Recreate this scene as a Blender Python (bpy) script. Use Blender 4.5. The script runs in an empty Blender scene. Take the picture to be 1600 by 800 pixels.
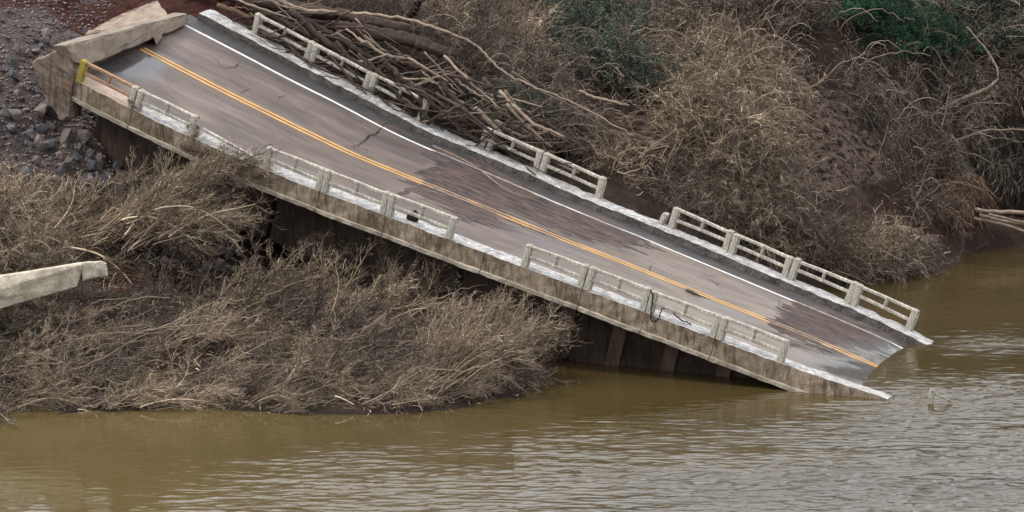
import bpy, bmesh, math, random
import numpy as np
from mathutils import Vector, Matrix
R = math.radians
rng = np.random.default_rng(7)
random.seed(7)
sc = bpy.context.scene
COL = sc.collection

# ------------------------------------------------------------------ camera, world, sun, exposure
CAMH = 21.2; PITCH = R(8.37); FPX = 6119.0
cam_d = bpy.data.cameras.new('camera'); cam = bpy.data.objects.new('camera', cam_d); COL.objects.link(cam)
cam.location = (0, 0, CAMH); cam.rotation_euler = (math.pi/2 - PITCH, 0, 0)
cam_d.sensor_width = 36; cam_d.lens = FPX*36/1600; cam_d.clip_end = 3000; cam_d.clip_start = 1
sc.camera = cam
SUN_EL, SUN_AZ = R(60), R(-72)          # azimuth measured from +Y (away from camera) towards +X
w = bpy.data.worlds.new('World'); sc.world = w; w.use_nodes = True
nt = w.node_tree; nt.nodes.clear()
sky = nt.nodes.new('ShaderNodeTexSky'); sky.sky_type = 'NISHITA'; sky.sun_disc = False
sky.sun_elevation = SUN_EL; sky.sun_rotation = SUN_AZ; sky.air_density = 1.0; sky.dust_density = 4.0; sky.ozone_density = 1.0
hs = nt.nodes.new('ShaderNodeHueSaturation'); hs.inputs['Saturation'].default_value = 0.38
bg = nt.nodes.new('ShaderNodeBackground'); bg.inputs['Strength'].default_value = 0.15
wo = nt.nodes.new('ShaderNodeOutputWorld')
nt.links.new(sky.outputs[0], hs.inputs['Color'])
mx = nt.nodes.new('ShaderNodeMix'); mx.data_type = 'RGBA'; mx.inputs[0].default_value = .72; mx.inputs[7].default_value = (7.6, 7.9, 8.4, 1)   # thin high cloud over the blue
nt.links.new(hs.outputs[0], mx.inputs[6]); nt.links.new(mx.outputs[2], bg.inputs[0]); nt.links.new(bg.outputs[0], wo.inputs[0])
sd_ = bpy.data.lights.new('sun', 'SUN'); sd_.energy = 1.5; sd_.angle = R(12); sd_.color = (1, .96, .9)
sun = bpy.data.objects.new('sun', sd_); COL.objects.link(sun)
sdir = Vector((math.sin(SUN_AZ)*math.cos(SUN_EL), math.cos(SUN_AZ)*math.cos(SUN_EL), math.sin(SUN_EL)))
sun.rotation_euler = sdir.to_track_quat('Z', 'Y').to_euler()
sc.view_settings.view_transform = 'Standard'; sc.view_settings.look = 'None'
sc.view_settings.exposure = 0.6; sc.view_settings.gamma = 1.0

# ------------------------------------------------------------------ geometry of the place
def ray(px, py):
    x = (px-800)/FPX; y = -(py-400)/FPX
    return np.array([x, math.cos(PITCH)+y*math.sin(PITCH), -math.sin(PITCH)+y*math.cos(PITCH)])
CAMP = np.array([0, 0, CAMH])
def at_Y(px, py, Y):
    r = ray(px, py); return CAMP + r*(Y/r[1])
AL = R(28.66); D0 = 120.8; WID = 10.4
DV = np.array([math.cos(AL), -math.sin(AL)]); TV = np.array([math.sin(AL), math.cos(AL)]); O2 = np.array([0, D0])
def on_v(px, py, v):
    """point of the vertical plane at lateral distance v from the near edge of the deck"""
    r = ray(px, py); k = ((O2+TV*v) @ TV)/(r[:2] @ TV); return CAMP + r*k
def on_s(px, py, s):
    r = ray(px, py); k = ((O2+DV*s) @ DV)/(r[:2] @ DV); return CAMP + r*k
def sv(P): q = np.asarray(P)[..., :2]-O2; return q @ DV, q @ TV
near_px = [(117,125),(160,148),(207,171),(300,216),(410,264),(500,299),(600,336),(700,374),(812,416),(910,451),(1005,487),(1112,527),(1217,567),(1300,595),(1375,619)]
far_px = [(330,14),(400,50),(486,96),(577,142),(662,190),(800,248),(940,310),(1045,352),(1141,393),(1232,432),(1330,472),(1425,514),(1470,540)]
def prof(pts, v):
    s = []; z = []
    for p in pts:
        P = on_v(*p, v); s.append(float(sv(P)[0])); z.append(P[2])
    s = np.array(s); z = np.array(z)
    m = (z[-1]-z[-3])/(s[-1]-s[-3])
    s = np.append(s, s[-1]+8); z = np.append(z, z[-1]+m*8)
    m = (z[1]-z[0])/(s[1]-s[0]); s = np.insert(s, 0, s[0]-6); z = np.insert(z, 0, z[0]-m*6)
    ss = np.linspace(s[0], s[-1], 400); zz = np.interp(ss, s, z)
    k = np.ones(25)/25; zp = np.pad(zz, 12, mode='reflect', reflect_type='odd'); zz = np.convolve(zp, k, 'valid')
    return ss, zz
NS, NZ = prof(near_px, 0); FS, FZ = prof(far_px, WID)
S_LEFT = float(sv(on_v(117,125,0))[0]); S_END = float(sv(on_v(1375,619,0))[0])+5.5
def zref(s, v):
    a = np.interp(s, NS, NZ); b = np.interp(s, FS, FZ); return a + (b-a)*(np.asarray(v)/WID)
def deck(s, v, h):
    """deck coordinates (station, lateral, height over kerb top) to world, h along the deck normal"""
    s = np.asarray(s, float); v = np.asarray(v, float); h = np.asarray(h, float)
    s, v, h = np.broadcast_arrays(s, v, h)
    z = zref(s, v); m = (zref(s+.3, v)-zref(s-.3, v))/.6
    mv = (np.interp(s, FS, FZ)-np.interp(s, NS, NZ))/WID
    L = np.sqrt(1+m*m+mv*mv); ns, nv, nz = -m/L, -mv/L, 1/L
    S = s+ns*h; V = v+nv*h
    return np.stack([O2[0]+S*DV[0]+V*TV[0], O2[1]+S*DV[1]+V*TV[1], z+nz*h], -1)
def proj(P):
    P = np.asarray(P, float)-CAMP; f = np.array([0, math.cos(PITCH), -math.sin(PITCH)]); u = np.array([0, math.sin(PITCH), math.cos(PITCH)])
    d = P @ f; return 800+FPX*P[..., 0]/d, 400-FPX*(P @ u)/d
def px_sv(px, py, h=-.22):
    """station and lateral of a point of the road seen at a pixel"""
    v = 5.0
    for _ in range(30):
        s = float(sv(on_v(px, py, v))[0]); z = on_v(px, py, v)[2]-(float(zref(s, v))+h)
        v2 = v+.02; s2 = float(sv(on_v(px, py, v2))[0]); z2 = on_v(px, py, v2)[2]-(float(zref(s2, v2))+h)
        v = v-z*.02/(z2-z)
    return s, v

_a = px_sv(285, 41); _S0 = _a
def skew(v): return S_LEFT+(_S0[0]-S_LEFT)*np.clip(np.asarray(v, float)/_S0[1], 0, 1.25)
# value noise
_perm = rng.random((257, 257))
def vnoise(x, y):
    x = np.asarray(x, float); y = np.asarray(y, float)
    xi = np.floor(x).astype(int); yi = np.floor(y).astype(int); fx = x-xi; fy = y-yi
    fx = fx*fx*(3-2*fx); fy = fy*fy*(3-2*fy); xi %= 256; yi %= 256
    a = _perm[xi, yi]; b = _perm[xi+1, yi]; c = _perm[xi, yi+1]; d = _perm[xi+1, yi+1]
    return (a*(1-fx)+b*fx)*(1-fy)+(c*(1-fx)+d*fx)*fy - .5
def fbm(x, y, oct=4):
    r = 0; a = 1
    for i in range(oct):
        r = r + a*vnoise(x*2**i+17.3*i, y*2**i+5.1*i); a *= .5
    return r

# terrain control points -> thin plate spline
shore = []
for p in [(-900,700),(-500,680),(-200,668),(0,662),(200,650),(400,650),(600,645),(780,636),(850,612),(875,575)]:
    r = ray(*p); k = -CAMH/r[2]; P = CAMP+r*k; shore.append((P[0], P[1]))
shore += [(4.5,128),(8.5,134),(12.1,137.8),(15,139.5),(17.3,145.5),(20.5,147),(35,150),(60,160),(120,190)]
shore = np.array(shore)
ctl = [(x, y, -.05) for x, y in shore]
for i in range(1, len(shore)-1):
    tn = shore[i+1]-shore[i-1]; tn /= np.hypot(*tn); nn = np.array([tn[1], -tn[0]])
    ctl.append((*(shore[i]+nn*5), -1.6)); ctl.append((*(shore[i]+nn*16), -3.0))
ctl += [(-20,117,1.3),(-10,116.5,.75),(-4,117,.55),(-18,122,3.0),(-10,121.5,1.6),(-4,121,.75),(0,121,.3),(-6,127,1.4),(-11,130,3.6),(-2,129,1.6),(0,131,2.2),
        (-19,128,6.2),(-16,131,7.2),(-17.5,135,8.7),(-22,140,9.7),(-28,130,7.8),(-12,141,9.3),(-8,139,8.4),(-10,150,10.6),(-30,150,11),
        (-2,136.5,6.2),(2,135.5,4.6),(-5,140,8.2),(4,133,3.0),(6,134,2.6),(8,138,4.3),(12,143,4.2),(0,142,8.3),(5,146,8.3),(12,150,8.6),(20,151.5,4.6),(20,155,8.2),
        (14,156,10.2),(20,164,12),(0,160,12.5),(-20,165,12.5),(40,168,12),(40,157,5.5),(-60,125,6),(-60,160,13),(0,190,17),(60,190,16),(-60,190,17)]
ctl = np.array(ctl, float)
def _U(r2): return np.where(r2 > 0, .5*r2*np.log(np.maximum(r2, 1e-12)), 0)
cx, cy = ctl[:, 0]/50, (ctl[:, 1]-130)/50
n = len(ctl); K = _U((cx[:, None]-cx)**2+(cy[:, None]-cy)**2)+np.eye(n)*2e-4
Pm = np.stack([np.ones(n), cx, cy], 1)
A = np.zeros((n+3, n+3)); A[:n, :n] = K; A[:n, n:] = Pm; A[n:, :n] = Pm.T
wt = np.linalg.solve(A, np.concatenate([ctl[:, 2], [0, 0, 0]]))
def terr(x, y):
    x = np.asarray(x, float); y = np.asarray(y, float); shp = x.shape
    xf, yf = x.ravel(), y.ravel(); xs = np.clip(xf, -70, 80)/50; ys = (np.clip(yf, 90, 195)-130)/50
    z = np.zeros(xf.size)
    for i in range(0, xf.size, 60000):
        a = xs[i:i+60000]; b = ys[i:i+60000]
        z[i:i+60000] = _U((a[:, None]-cx)**2+(b[:, None]-cy)**2) @ wt[:n] + wt[n]+wt[n+1]*a+wt[n+2]*b
    z = np.where(z > 9.3, 9.3+(z-9.3)*.3, z); z = np.clip(z, -4, 12)
    amp = np.clip((z+.6)/2, .15, 1)
    z = z + amp*(fbm(xf*.22, yf*.22, 5)*1.1 + fbm(xf*1.3+40, yf*1.3, 3)*.22 + (np.abs(fbm((xf+yf*.5)*1.1, (yf-xf*.7)*3.0, 3))-.3)*.42)
    # scarp under the exposed mud ledge on the far bank
    g = np.exp(-(((xf-11.2)/2.6)**2+((yf-142.2)/1.6)**2)); z = z - .9*g
    # steep earth cliff on the right
    for (dx, dy, rx, ry, dz) in ((18.9,150.3,2.3,1.4,-3.6),(14.2,143.2,1.5,1.2,-.9),(17.0,153.5,1.8,1.4,-1.0),(-12.5,124.2,2.0,1.2,-.8),(12.5,157,2.0,1.2,-.8)): z = z+dz*np.exp(-(((xf-dx)/rx)**2+((yf-dy)/ry)**2))
    s_, v_ = sv(np.stack([xf, yf], -1))
    under = (v_ > -.3) & (v_ < WID+.2) & (s_ > skew(v_)-.3) & (s_ < S_END)
    cap = zref(s_, np.clip(v_, 0, WID))-1.6-np.clip((s_-S_LEFT)*.15, 0, .9)
    z = np.where(under, np.minimum(z, cap), z)
    edge = (v_ >= WID+.2) & (v_ < WID+2.5) & (s_ > S_LEFT-.3) & (s_ < S_END)
    z = np.where(edge, np.minimum(z, zref(s_, WID)-.35+(v_-WID)*.35), z)
    near = (v_ <= -.3) & (v_ > -3) & (s_ > S_LEFT-.3) & (s_ < S_END)
    z = np.where(near, np.minimum(z, zref(s_, 0)-1.3+(-v_)*.0), z)
    return z.reshape(shp)
_gx = np.arange(-26, 28, .2); _gy = np.arange(103, 186, .2); _GZ = terr(*np.meshgrid(_gx, _gy, indexing='ij'))
def terq(x, y):
    a = np.clip((np.asarray(x)-_gx[0])/.2, 0, len(_gx)-1.001); b = np.clip((np.asarray(y)-_gy[0])/.2, 0, len(_gy)-1.001)
    i = a.astype(int); j = b.astype(int); a = a-i; b = b-j
    return (_GZ[i, j]*(1-a)+_GZ[i+1, j]*a)*(1-b)+(_GZ[i, j+1]*(1-a)+_GZ[i+1, j+1]*a)*b
def hit_terrain(pts, back=0):
    """pixels -> ground points, by marching the view rays"""
    pts = np.asarray(pts, float)
    out = np.full((len(pts), 3), np.nan); rr = np.stack([(pts[:, 0]-800)/FPX, np.full(len(pts), 0.), np.full(len(pts), 0.)], 1)
    yy = -(pts[:, 1]-400)/FPX; rr[:, 1] = math.cos(PITCH)+yy*math.sin(PITCH); rr[:, 2] = -math.sin(PITCH)+yy*math.cos(PITCH)
    Ys = np.arange(104, 185, .25)
    for i in range(0, len(pts), 4000):
        q = rr[i:i+4000]; k = Ys[None, :]/q[:, 1:2]; X = q[:, 0:1]*k; Z = CAMH+q[:, 2:3]*k; T = terq(X, np.broadcast_to(Ys, X.shape)); below = Z < T
        idx = below.argmax(1); ok = below.any(1); a = np.arange(len(q)); r_ = np.stack([X[a, idx], Ys[idx], T[a, idx]], 1); r_[~ok] = np.nan; out[i:i+4000] = r_
    return out

# ------------------------------------------------------------------ object helpers
def tagp(o, label=None, cat=None, group=None, kind=None):
    if label: o['label'] = label
    if cat: o['category'] = cat
    if group: o['group'] = group
    if kind: o['kind'] = kind
    return o
def mesh_np(name, verts, faces, mats=(), smooth=False, uv=None, mat_idx=None, attrs=None):
    verts = np.asarray(verts, np.float32); me = bpy.data.meshes.new(name)
    faces = np.asarray(faces, np.int32); nf, k = faces.shape
    me.vertices.add(len(verts)); me.vertices.foreach_set('co', verts.ravel())
    me.loops.add(nf*k); me.loops.foreach_set('vertex_index', faces.ravel())
    me.polygons.add(nf); me.polygons.foreach_set('loop_start', np.arange(0, nf*k, k, dtype=np.int32))
    for m in mats: me.materials.append(m)
    if mat_idx is not None: me.polygons.foreach_set('material_index', np.asarray(mat_idx, np.int32))
    if uv is not None:
        l = me.uv_layers.new(name='UVMap'); l.data.foreach_set('uv', np.asarray(uv, np.float32)[faces.ravel()].ravel())
    for an, av in (attrs or {}).items():
        a = me.attributes.new(an, 'FLOAT', 'POINT'); a.data.foreach_set('value', np.asarray(av, np.float32))
    me.update(calc_edges=True); me.validate()
    if smooth: me.polygons.foreach_set('use_smooth', np.ones(len(me.polygons), bool))
    return me
def obj(name, me, parent=None, loc=None):
    o = bpy.data.objects.new(name, me); COL.objects.link(o)
    if parent: o.parent = parent
    if loc is not None: o.location = loc
    return o
def empty(name, loc=(0, 0, 0)):
    o = bpy.data.objects.new(name, None); COL.objects.link(o); o.location = loc; o.empty_display_size = .3; return o
def grid_faces(nx, ny):
    i = np.arange(nx-1)[:, None]; j = np.arange(ny-1)[None, :]
    a = (i*ny+j); return np.stack([a, a+ny, a+ny+1, a+1], -1).reshape(-1, 4)
def hull(name, pts, mat, parent=None, rough=.0, sub=0, bevel=.03, loc=None):
    bm = bmesh.new(); pts = np.asarray(pts, float); c = pts.mean(0) if loc is None else np.asarray(loc)
    for p in pts: bm.verts.new(p-c)
    bmesh.ops.convex_hull(bm, input=bm.verts[:])
    bmesh.ops.dissolve_limit(bm, angle_limit=.02, verts=bm.verts[:], edges=bm.edges[:])
    if bevel: bmesh.ops.bevel(bm, geom=bm.edges[:], offset=bevel, segments=1, affect='EDGES')
    if sub:
        bmesh.ops.triangulate(bm, faces=bm.faces[:])
        bmesh.ops.subdivide_edges(bm, edges=bm.edges[:], cuts=sub, use_grid_fill=True)
    if rough:
        for v in bm.verts:
            q = v.co*3; v.co += Vector([(vnoise(q.x+7*i+q.z, q.y-q.z*.7+3*i).item()*2+vnoise(q.x*4+7*i+q.z*3, q.y*4-q.z*3+3*i).item()*.9)*rough for i in range(3)])
    me = bpy.data.meshes.new(name); bm.to_mesh(me); bm.free(); me.materials.append(mat)
    return obj(name, me, parent, c if parent is None else c)
def tubes(paths, radii, sides=3):
    """paths (n,k,3), radii (n,k) -> verts, faces"""
    paths = np.asarray(paths, float); n_, k_, _ = paths.shape
    t = np.gradient(paths, axis=1); t /= np.linalg.norm(t, axis=2, keepdims=True)+1e-9
    ref = np.where(np.abs(t[..., 2:3]) > .9, np.array([1., 0, 0]), np.array([0, 0, 1.]))
    u = np.cross(t, ref); u /= np.linalg.norm(u, axis=2, keepdims=True)+1e-9; v = np.cross(t, u)
    if sides == 2:
        # ribbon twisted at random
        a = rng.random((n_, 1, 1))*math.pi; q = u*np.cos(a)+v*np.sin(a); r = np.asarray(radii)[..., None]
        V = np.stack([paths-q*r, paths+q*r], 2).reshape(-1, 3); m = 2
        b = (np.arange(n_)[:, None]*k_+np.arange(k_-1)[None, :])*2
        return V, np.stack([b, b+1, b+3, b+2], -1).reshape(-1, 4)
    ang = np.arange(sides)*2*math.pi/sides
    V = paths[:, :, None, :]+np.asarray(radii)[:, :, None, None]*(np.cos(ang)[None, None, :, None]*u[:, :, None, :]+np.sin(ang)[None, None, :, None]*v[:, :, None, :])
    b = (np.arange(n_)[:, None, None]*k_+np.arange(k_-1)[None, :, None])*sides
    j = np.arange(sides)[None, None, :]; j2 = (j+1) % sides
    F = np.stack([b+j, b+j2, b+sides+j2, b+sides+j], -1).reshape(-1, 4)
    return V.reshape(-1, 3), F
def join(parts):
    V = []; F = []; o = 0
    for v, f in parts: V.append(v); F.append(f+o); o += len(v)
    return np.concatenate(V), np.concatenate(F)

# ------------------------------------------------------------------ materials
def mat(name):
    m = bpy.data.materials.new(name); m.use_nodes = True; n = m.node_tree.nodes; b = n['Principled BSDF']
    return m, m.node_tree, b
def nd(nt, typ, **kw):
    x = nt.nodes.new(typ)
    for k, v in kw.items():
        if k in ('inp',):
            for a, b in v.items(): x.inputs[a].default_value = b
        else: setattr(x, k, v)
    return x
def noise(nt, vec, scale, detail=6, rough=.6, dist=0):
    x = nd(nt, 'ShaderNodeTexNoise', inp={'Scale': scale, 'Detail': detail, 'Roughness': rough, 'Distortion': dist})
    if vec is not None: nt.links.new(vec, x.inputs['Vector'])
    return x.outputs['Fac']
def ramp(nt, fac, stops, interp='LINEAR'):
    x = nd(nt, 'ShaderNodeValToRGB'); x.color_ramp.interpolation = interp; e = x.color_ramp.elements
    while len(e) < len(stops): e.new(.5)
    for i, (p, c) in enumerate(stops):
        e[i].position = p; e[i].color = (*c, 1) if len(c) == 3 else c
    nt.links.new(fac, x.inputs[0]); return x.outputs[0]
def g(v): return (v, v, v)
def mix(nt, f, a, b, mode='MIX'):
    x = nd(nt, 'ShaderNodeMix', data_type='RGBA', blend_type=mode)
    for s, v in ((0, f), (6, a), (7, b)):
        if hasattr(v, 'links'): nt.links.new(v, x.inputs[s])
        elif s == 0: x.inputs[0].default_value = v
        else: x.inputs[s].default_value = (*v, 1)
    return x.outputs[2]
def math_(nt, op, a, b=0.):
    x = nd(nt, 'ShaderNodeMath', operation=op)
    for i, v in enumerate((a, b)):
        if hasattr(v, 'links'): nt.links.new(v, x.inputs[i])
        else: x.inputs[i].default_value = v
    return x.outputs[0]
def mapping(nt, src, scale=(1, 1, 1)):
    m = nd(nt, 'ShaderNodeMapping'); m.inputs['Scale'].default_value = scale; nt.links.new(src, m.inputs[0]); return m.outputs[0]
def bump(nt, b, h, strength=.5, dist=.02):
    x = nd(nt, 'ShaderNodeBump', inp={'Strength': strength, 'Distance': dist}); nt.links.new(h, x.inputs['Height']); nt.links.new(x.outputs[0], b.inputs['Normal'])
def attr(nt, name): return nd(nt, 'ShaderNodeAttribute', attribute_name=name).outputs['Fac']

def concrete(name, light, dark, stain, amount=.5, scale=1., lichen=None, drip=False, rust=None):
    m, nt, b = mat(name); tc = nd(nt, 'ShaderNodeTexCoord').outputs['Object']
    c = ramp(nt, noise(nt, tc, 1.6*scale, 8, .65), [(.3, dark), (.7, light)])
    f = ramp(nt, noise(nt, tc, .7*scale, 6, .7, .5), [(.42, g(0)), (.62, g(1))])
    c = mix(nt, math_(nt, 'MULTIPLY', f, amount), c, stain)
    if drip:
        dv = mapping(nt, tc, (5, 5, .7)); d = ramp(nt, noise(nt, dv, 1.4, 5, .7), [(.48, g(0)), (.62, g(1))])
        c = mix(nt, math_(nt, 'MULTIPLY', d, .75), c, stain)
        d2 = ramp(nt, noise(nt, mapping(nt, tc, (9, 9, 1.4)), 1.1, 4, .6), [(.60, g(0)), (.68, g(1))])
        c = mix(nt, math_(nt, 'MULTIPLY', d2, .45), c, light)
    if rust:
        r_ = ramp(nt, noise(nt, tc, 1.1, 5, .6, .6), [(.55, g(0)), (.63, g(1))]); c = mix(nt, math_(nt, 'MULTIPLY', r_, .8), c, rust)
    if lichen:
        l = ramp(nt, noise(nt, tc, 9*scale, 8, .8), [(.48, g(0)), (.6, g(1))]); c = mix(nt, math_(nt, 'MULTIPLY', l, .6), c, lichen)
    sp = ramp(nt, noise(nt, tc, 30, 4, .8), [(.36, g(.25)), (.48, g(1))]); c = mix(nt, .75, c, sp, 'MULTIPLY')
    nt.links.new(c, b.inputs['Base Color']); b.inputs['Roughness'].default_value = .9
    b.inputs['Specular IOR Level'].default_value = .2; h = math_(nt, 'ADD', noise(nt, tc, 6, 8, .75), math_(nt, 'MULTIPLY', noise(nt, tc, 40, 4, .7), .3)); bump(nt, b, h, .8, .03)
    return m
M_RAIL = concrete('weathered_rail_concrete', (.74,.68,.57), (.46,.41,.33), (.12,.095,.07), .6, 3.5, lichen=(.62,.6,.52), drip=True)
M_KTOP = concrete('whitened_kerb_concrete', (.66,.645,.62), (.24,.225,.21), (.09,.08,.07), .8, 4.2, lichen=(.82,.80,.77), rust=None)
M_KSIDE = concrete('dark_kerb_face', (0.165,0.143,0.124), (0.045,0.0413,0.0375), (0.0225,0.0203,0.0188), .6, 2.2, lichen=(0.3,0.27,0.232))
M_FASC = concrete('stained_fascia_concrete', (0.432,0.352,0.256), (0.216,0.156,0.104), (0.08,0.0512,0.032), .75, 1.4, drip=True)
M_LIP = concrete('pale_soffit_lip', (.52,.46,.37), (.24,.2,.15), (.12,.09,.065), .5, 1.5)
M_GIRD = concrete('rust_brown_shaded_girder', (0.0936,0.0634,0.0446), (0.0432,0.0288,0.0216), (0.0173,0.0122,0.00936), .5, .6, drip=True)  # brown concrete, with the shade under the deck put into its albedo
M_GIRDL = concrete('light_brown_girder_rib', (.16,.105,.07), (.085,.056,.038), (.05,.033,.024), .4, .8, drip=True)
M_SLAB = concrete('broken_slab_concrete', (0.391,0.315,0.246), (0.23,0.183,0.14), (0.102,0.0892,0.0765), .55, .8)
M_SLAB2 = concrete('tan_slab_concrete', (0.451,0.344,0.262), (0.295,0.221,0.164), (0.164,0.123,0.0984), .4, .9)
M_WING = concrete('wing_wall_concrete', (0.312,0.257,0.203), (0.156,0.121,0.0936), (0.078,0.0429,0.0273), .5, 1.0, drip=True, rust=(0.234,0.117,0.0702))
M_BEAM = concrete('pale_pile_concrete', (.72,.65,.52), (.46,.40,.30), (.16,.12,.08), .6, 1.8, drip=False)
M_YPOST = concrete('yellow_painted_concrete', (.50,.38,.07), (.32,.25,.06), (.2,.14,.05), .4, 2.5)
M_RRAIL = concrete('rust_stained_rail', (.48,.30,.19), (.30,.18,.11), (.22,.13,.08), .5, 3)
M_RTOP = concrete('rust_stained_kerb_top', (.56,.40,.30), (.38,.26,.19), (.3,.2,.14), .5, 2, lichen=(.7,.66,.62))

def simple(name, c1, c2, rough=.85, scale=6, objvar=.3, stretch=(1, 1, 1), bstr=.5, world=False):
    m, nt, b = mat(name); tcn = nd(nt, 'ShaderNodeTexCoord'); tc = mapping(nt, tcn.outputs['Object'], stretch)
    c = ramp(nt, noise(nt, tc, scale, 6, .7), [(.3, c2), (.7, c1)])
    if objvar:
        oi = nd(nt, 'ShaderNodeObjectInfo').outputs['Random']
        v = math_(nt, 'ADD', math_(nt, 'MULTIPLY', oi, objvar), 1-objvar*.5)
        hsv = nd(nt, 'ShaderNodeHueSaturation'); nt.links.new(c, hsv.inputs['Color']); nt.links.new(v, hsv.inputs['Value']); c = hsv.outputs[0]
    nt.links.new(c, b.inputs['Base Color']); b.inputs['Roughness'].default_value = rough; b.inputs['Specular IOR Level'].default_value = .2
    if bstr: bump(nt, b, noise(nt, tc, scale*4, 6, .7), bstr, .02)
    return m
def twigmat(name, c1, c2, c3):
    """colour changes from twig to twig and in broad clumps, as dry wood does"""
    m, nt, b = mat(name); geo = nd(nt, 'ShaderNodeNewGeometry'); tc = nd(nt, 'ShaderNodeTexCoord').outputs['Object']
    c = ramp(nt, geo.outputs['Random Per Island'], [(0, c3), (.55, c2), (.88, c1), (1, tuple(min(1, x*1.9) for x in c1))])
    oi = nd(nt, 'ShaderNodeObjectInfo').outputs['Random']
    v = math_(nt, 'ADD', math_(nt, 'MULTIPLY', oi, .8), .5)
    hsv = nd(nt, 'ShaderNodeHueSaturation'); nt.links.new(c, hsv.inputs['Color']); nt.links.new(v, hsv.inputs['Value'])
    nt.links.new(hsv.outputs[0], b.inputs['Base Color']); b.inputs['Roughness'].default_value = .9
    b.inputs['Specular IOR Level'].default_value = .2
    return m
M_TAN = twigmat('dry_tan_twigs', (0.451,0.356,0.246), (0.231,0.173,0.121), (0.0892,0.065,0.0472))
M_GREY = twigmat('grey_brown_twigs', (.29,.232,.175), (.135,.104,.079), (.05,.038,.03))
M_DARK = twigmat('dark_mud_and_shade_twigs', (0.13,0.101,0.078), (0.065,0.0488,0.039), (0.026,0.0195,0.0163))  # muddy twigs; on the hollow's vines this colour paints shade
M_ROOT = twigmat('orange_brown_roots', (0.24,0.15,0.0938), (0.135,0.0825,0.0525), (0.06,0.0375,0.0263))
M_GRN = twigmat('dusty_green_leaves', (0.119,0.147,0.105), (0.0595,0.084,0.056), (0.028,0.0434,0.0315))
M_GRN2 = twigmat('deep_green_leaves', (0.034,0.116,0.0544), (0.019,0.068,0.034), (0.0102,0.034,0.019))
M_GRASS = twigmat('fresh_green_grass', (.2,.42,.08), (.12,.3,.05), (.07,.2,.03))
M_BARK = simple('muddy_bark', (0.095,0.0665,0.0495), (0.0317,0.0222,0.0171), .85, 5, .5, (1, 1, 1), .9)
M_BARKL = simple('pale_dry_bark', (0.346,0.27,0.2), (0.151,0.108,0.081), .85, 6, .3, (1, 1, 1), .8)
M_ROCK = simple('grey_brown_rock', (0.209,0.167,0.151), (0.0731,0.0542,0.048), .9, 4, .8)
M_ROCKB = simple('bluish_grey_rock', (0.131,0.126,0.131), (0.0562,0.0515,0.0515), .85, 4, .6)
M_WOOD = simple('cut_log_end', (.42,.31,.2), (.25,.17,.1), .9, 8)
M_REBAR = simple('rusty_rebar', (.12,.055,.032), (.05,.025,.016), .8, 10)
M_CRACK = simple('open_crack', (.03,.026,.024), (.015,.013,.012), .9, 8, 0)

# terrain material
def terrain_mat():
    m, nt, b = mat('river_bank_earth'); tc = nd(nt, 'ShaderNodeTexCoord').outputs['Object']
    c = ramp(nt, noise(nt, tc, .9, 10, .7), [(.3, (.022,.015,.011)), (.55, (.07,.046,.034)), (.75, (.13,.09,.066))])
    red = ramp(nt, noise(nt, tc, 2.2, 8, .7), [(.3, (.035,.014,.011)), (.7, (.105,.038,.028))])
    c = mix(nt, attr(nt, 'red'), c, red)
    mud = ramp(nt, noise(nt, mapping(nt, tc, (1, 1.6, 2.4)), 2.2, 10, .75), [(.43, (.018,.013,.010)), (.49, (.115,.080,.060)), (.66, (.27,.195,.15))])
    c = mix(nt, attr(nt, 'mud'), c, mud)
    gr = ramp(nt, noise(nt, tc, 26, 4, .8), [(.42, (.06,.05,.05)), (.5, (.13,.105,.1)), (.6, (.28,.24,.23))])
    c = mix(nt, attr(nt, 'gravel'), c, gr)
    wet = attr(nt, 'wet'); c = mix(nt, math_(nt, 'MULTIPLY', wet, .6), c, (.03,.022,.016))
    nt.links.new(c, b.inputs['Base Color']); b.inputs['Roughness'].default_value = .9
    b.inputs['Specular IOR Level'].default_value = .12; h = math_(nt, 'ADD', noise(nt, tc, 2.5, 10, .75), math_(nt, 'MULTIPLY', noise(nt, tc, 14, 6, .75), .35)); bump(nt, b, h, 1, .3)
    return m
M_TERR = terrain_mat()

def water_mat():
    m, nt, b = mat('silty_brown_water'); tc = nd(nt, 'ShaderNodeTexCoord').outputs['Object']
    c = ramp(nt, noise(nt, mapping(nt, tc, (.05, .12, 1)), 1, 5, .6), [(.35, (.042,.030,.010)), (.65, (.062,.044,.016))]); c = mix(nt, attr(nt, 'body_tone'), c, (.10,.071,.027))
    nt.links.new(c, b.inputs['Base Color']); b.inputs['Roughness'].default_value = .04; b.inputs['IOR'].default_value = 1.333
    big = noise(nt, mapping(nt, tc, (.8, 1.3, 1)), 1.1, 3, .5, .3)
    mid = noise(nt, mapping(nt, tc, (1, 1.9, 1)), 2.6, 4, .55, .4)
    fine = noise(nt, mapping(nt, tc, (1, 1.6, 1)), 9, 3, .5, .2)
    h = math_(nt, 'ADD', math_(nt, 'MULTIPLY', big, 1.0), math_(nt, 'ADD', math_(nt, 'MULTIPLY', mid, .45), math_(nt, 'MULTIPLY', fine, .06)))
    h = math_(nt, 'MULTIPLY', h, attr(nt, 'chop'))
    bump(nt, b, h, 1.0, .045)
    return m
M_WATER = water_mat()

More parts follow.
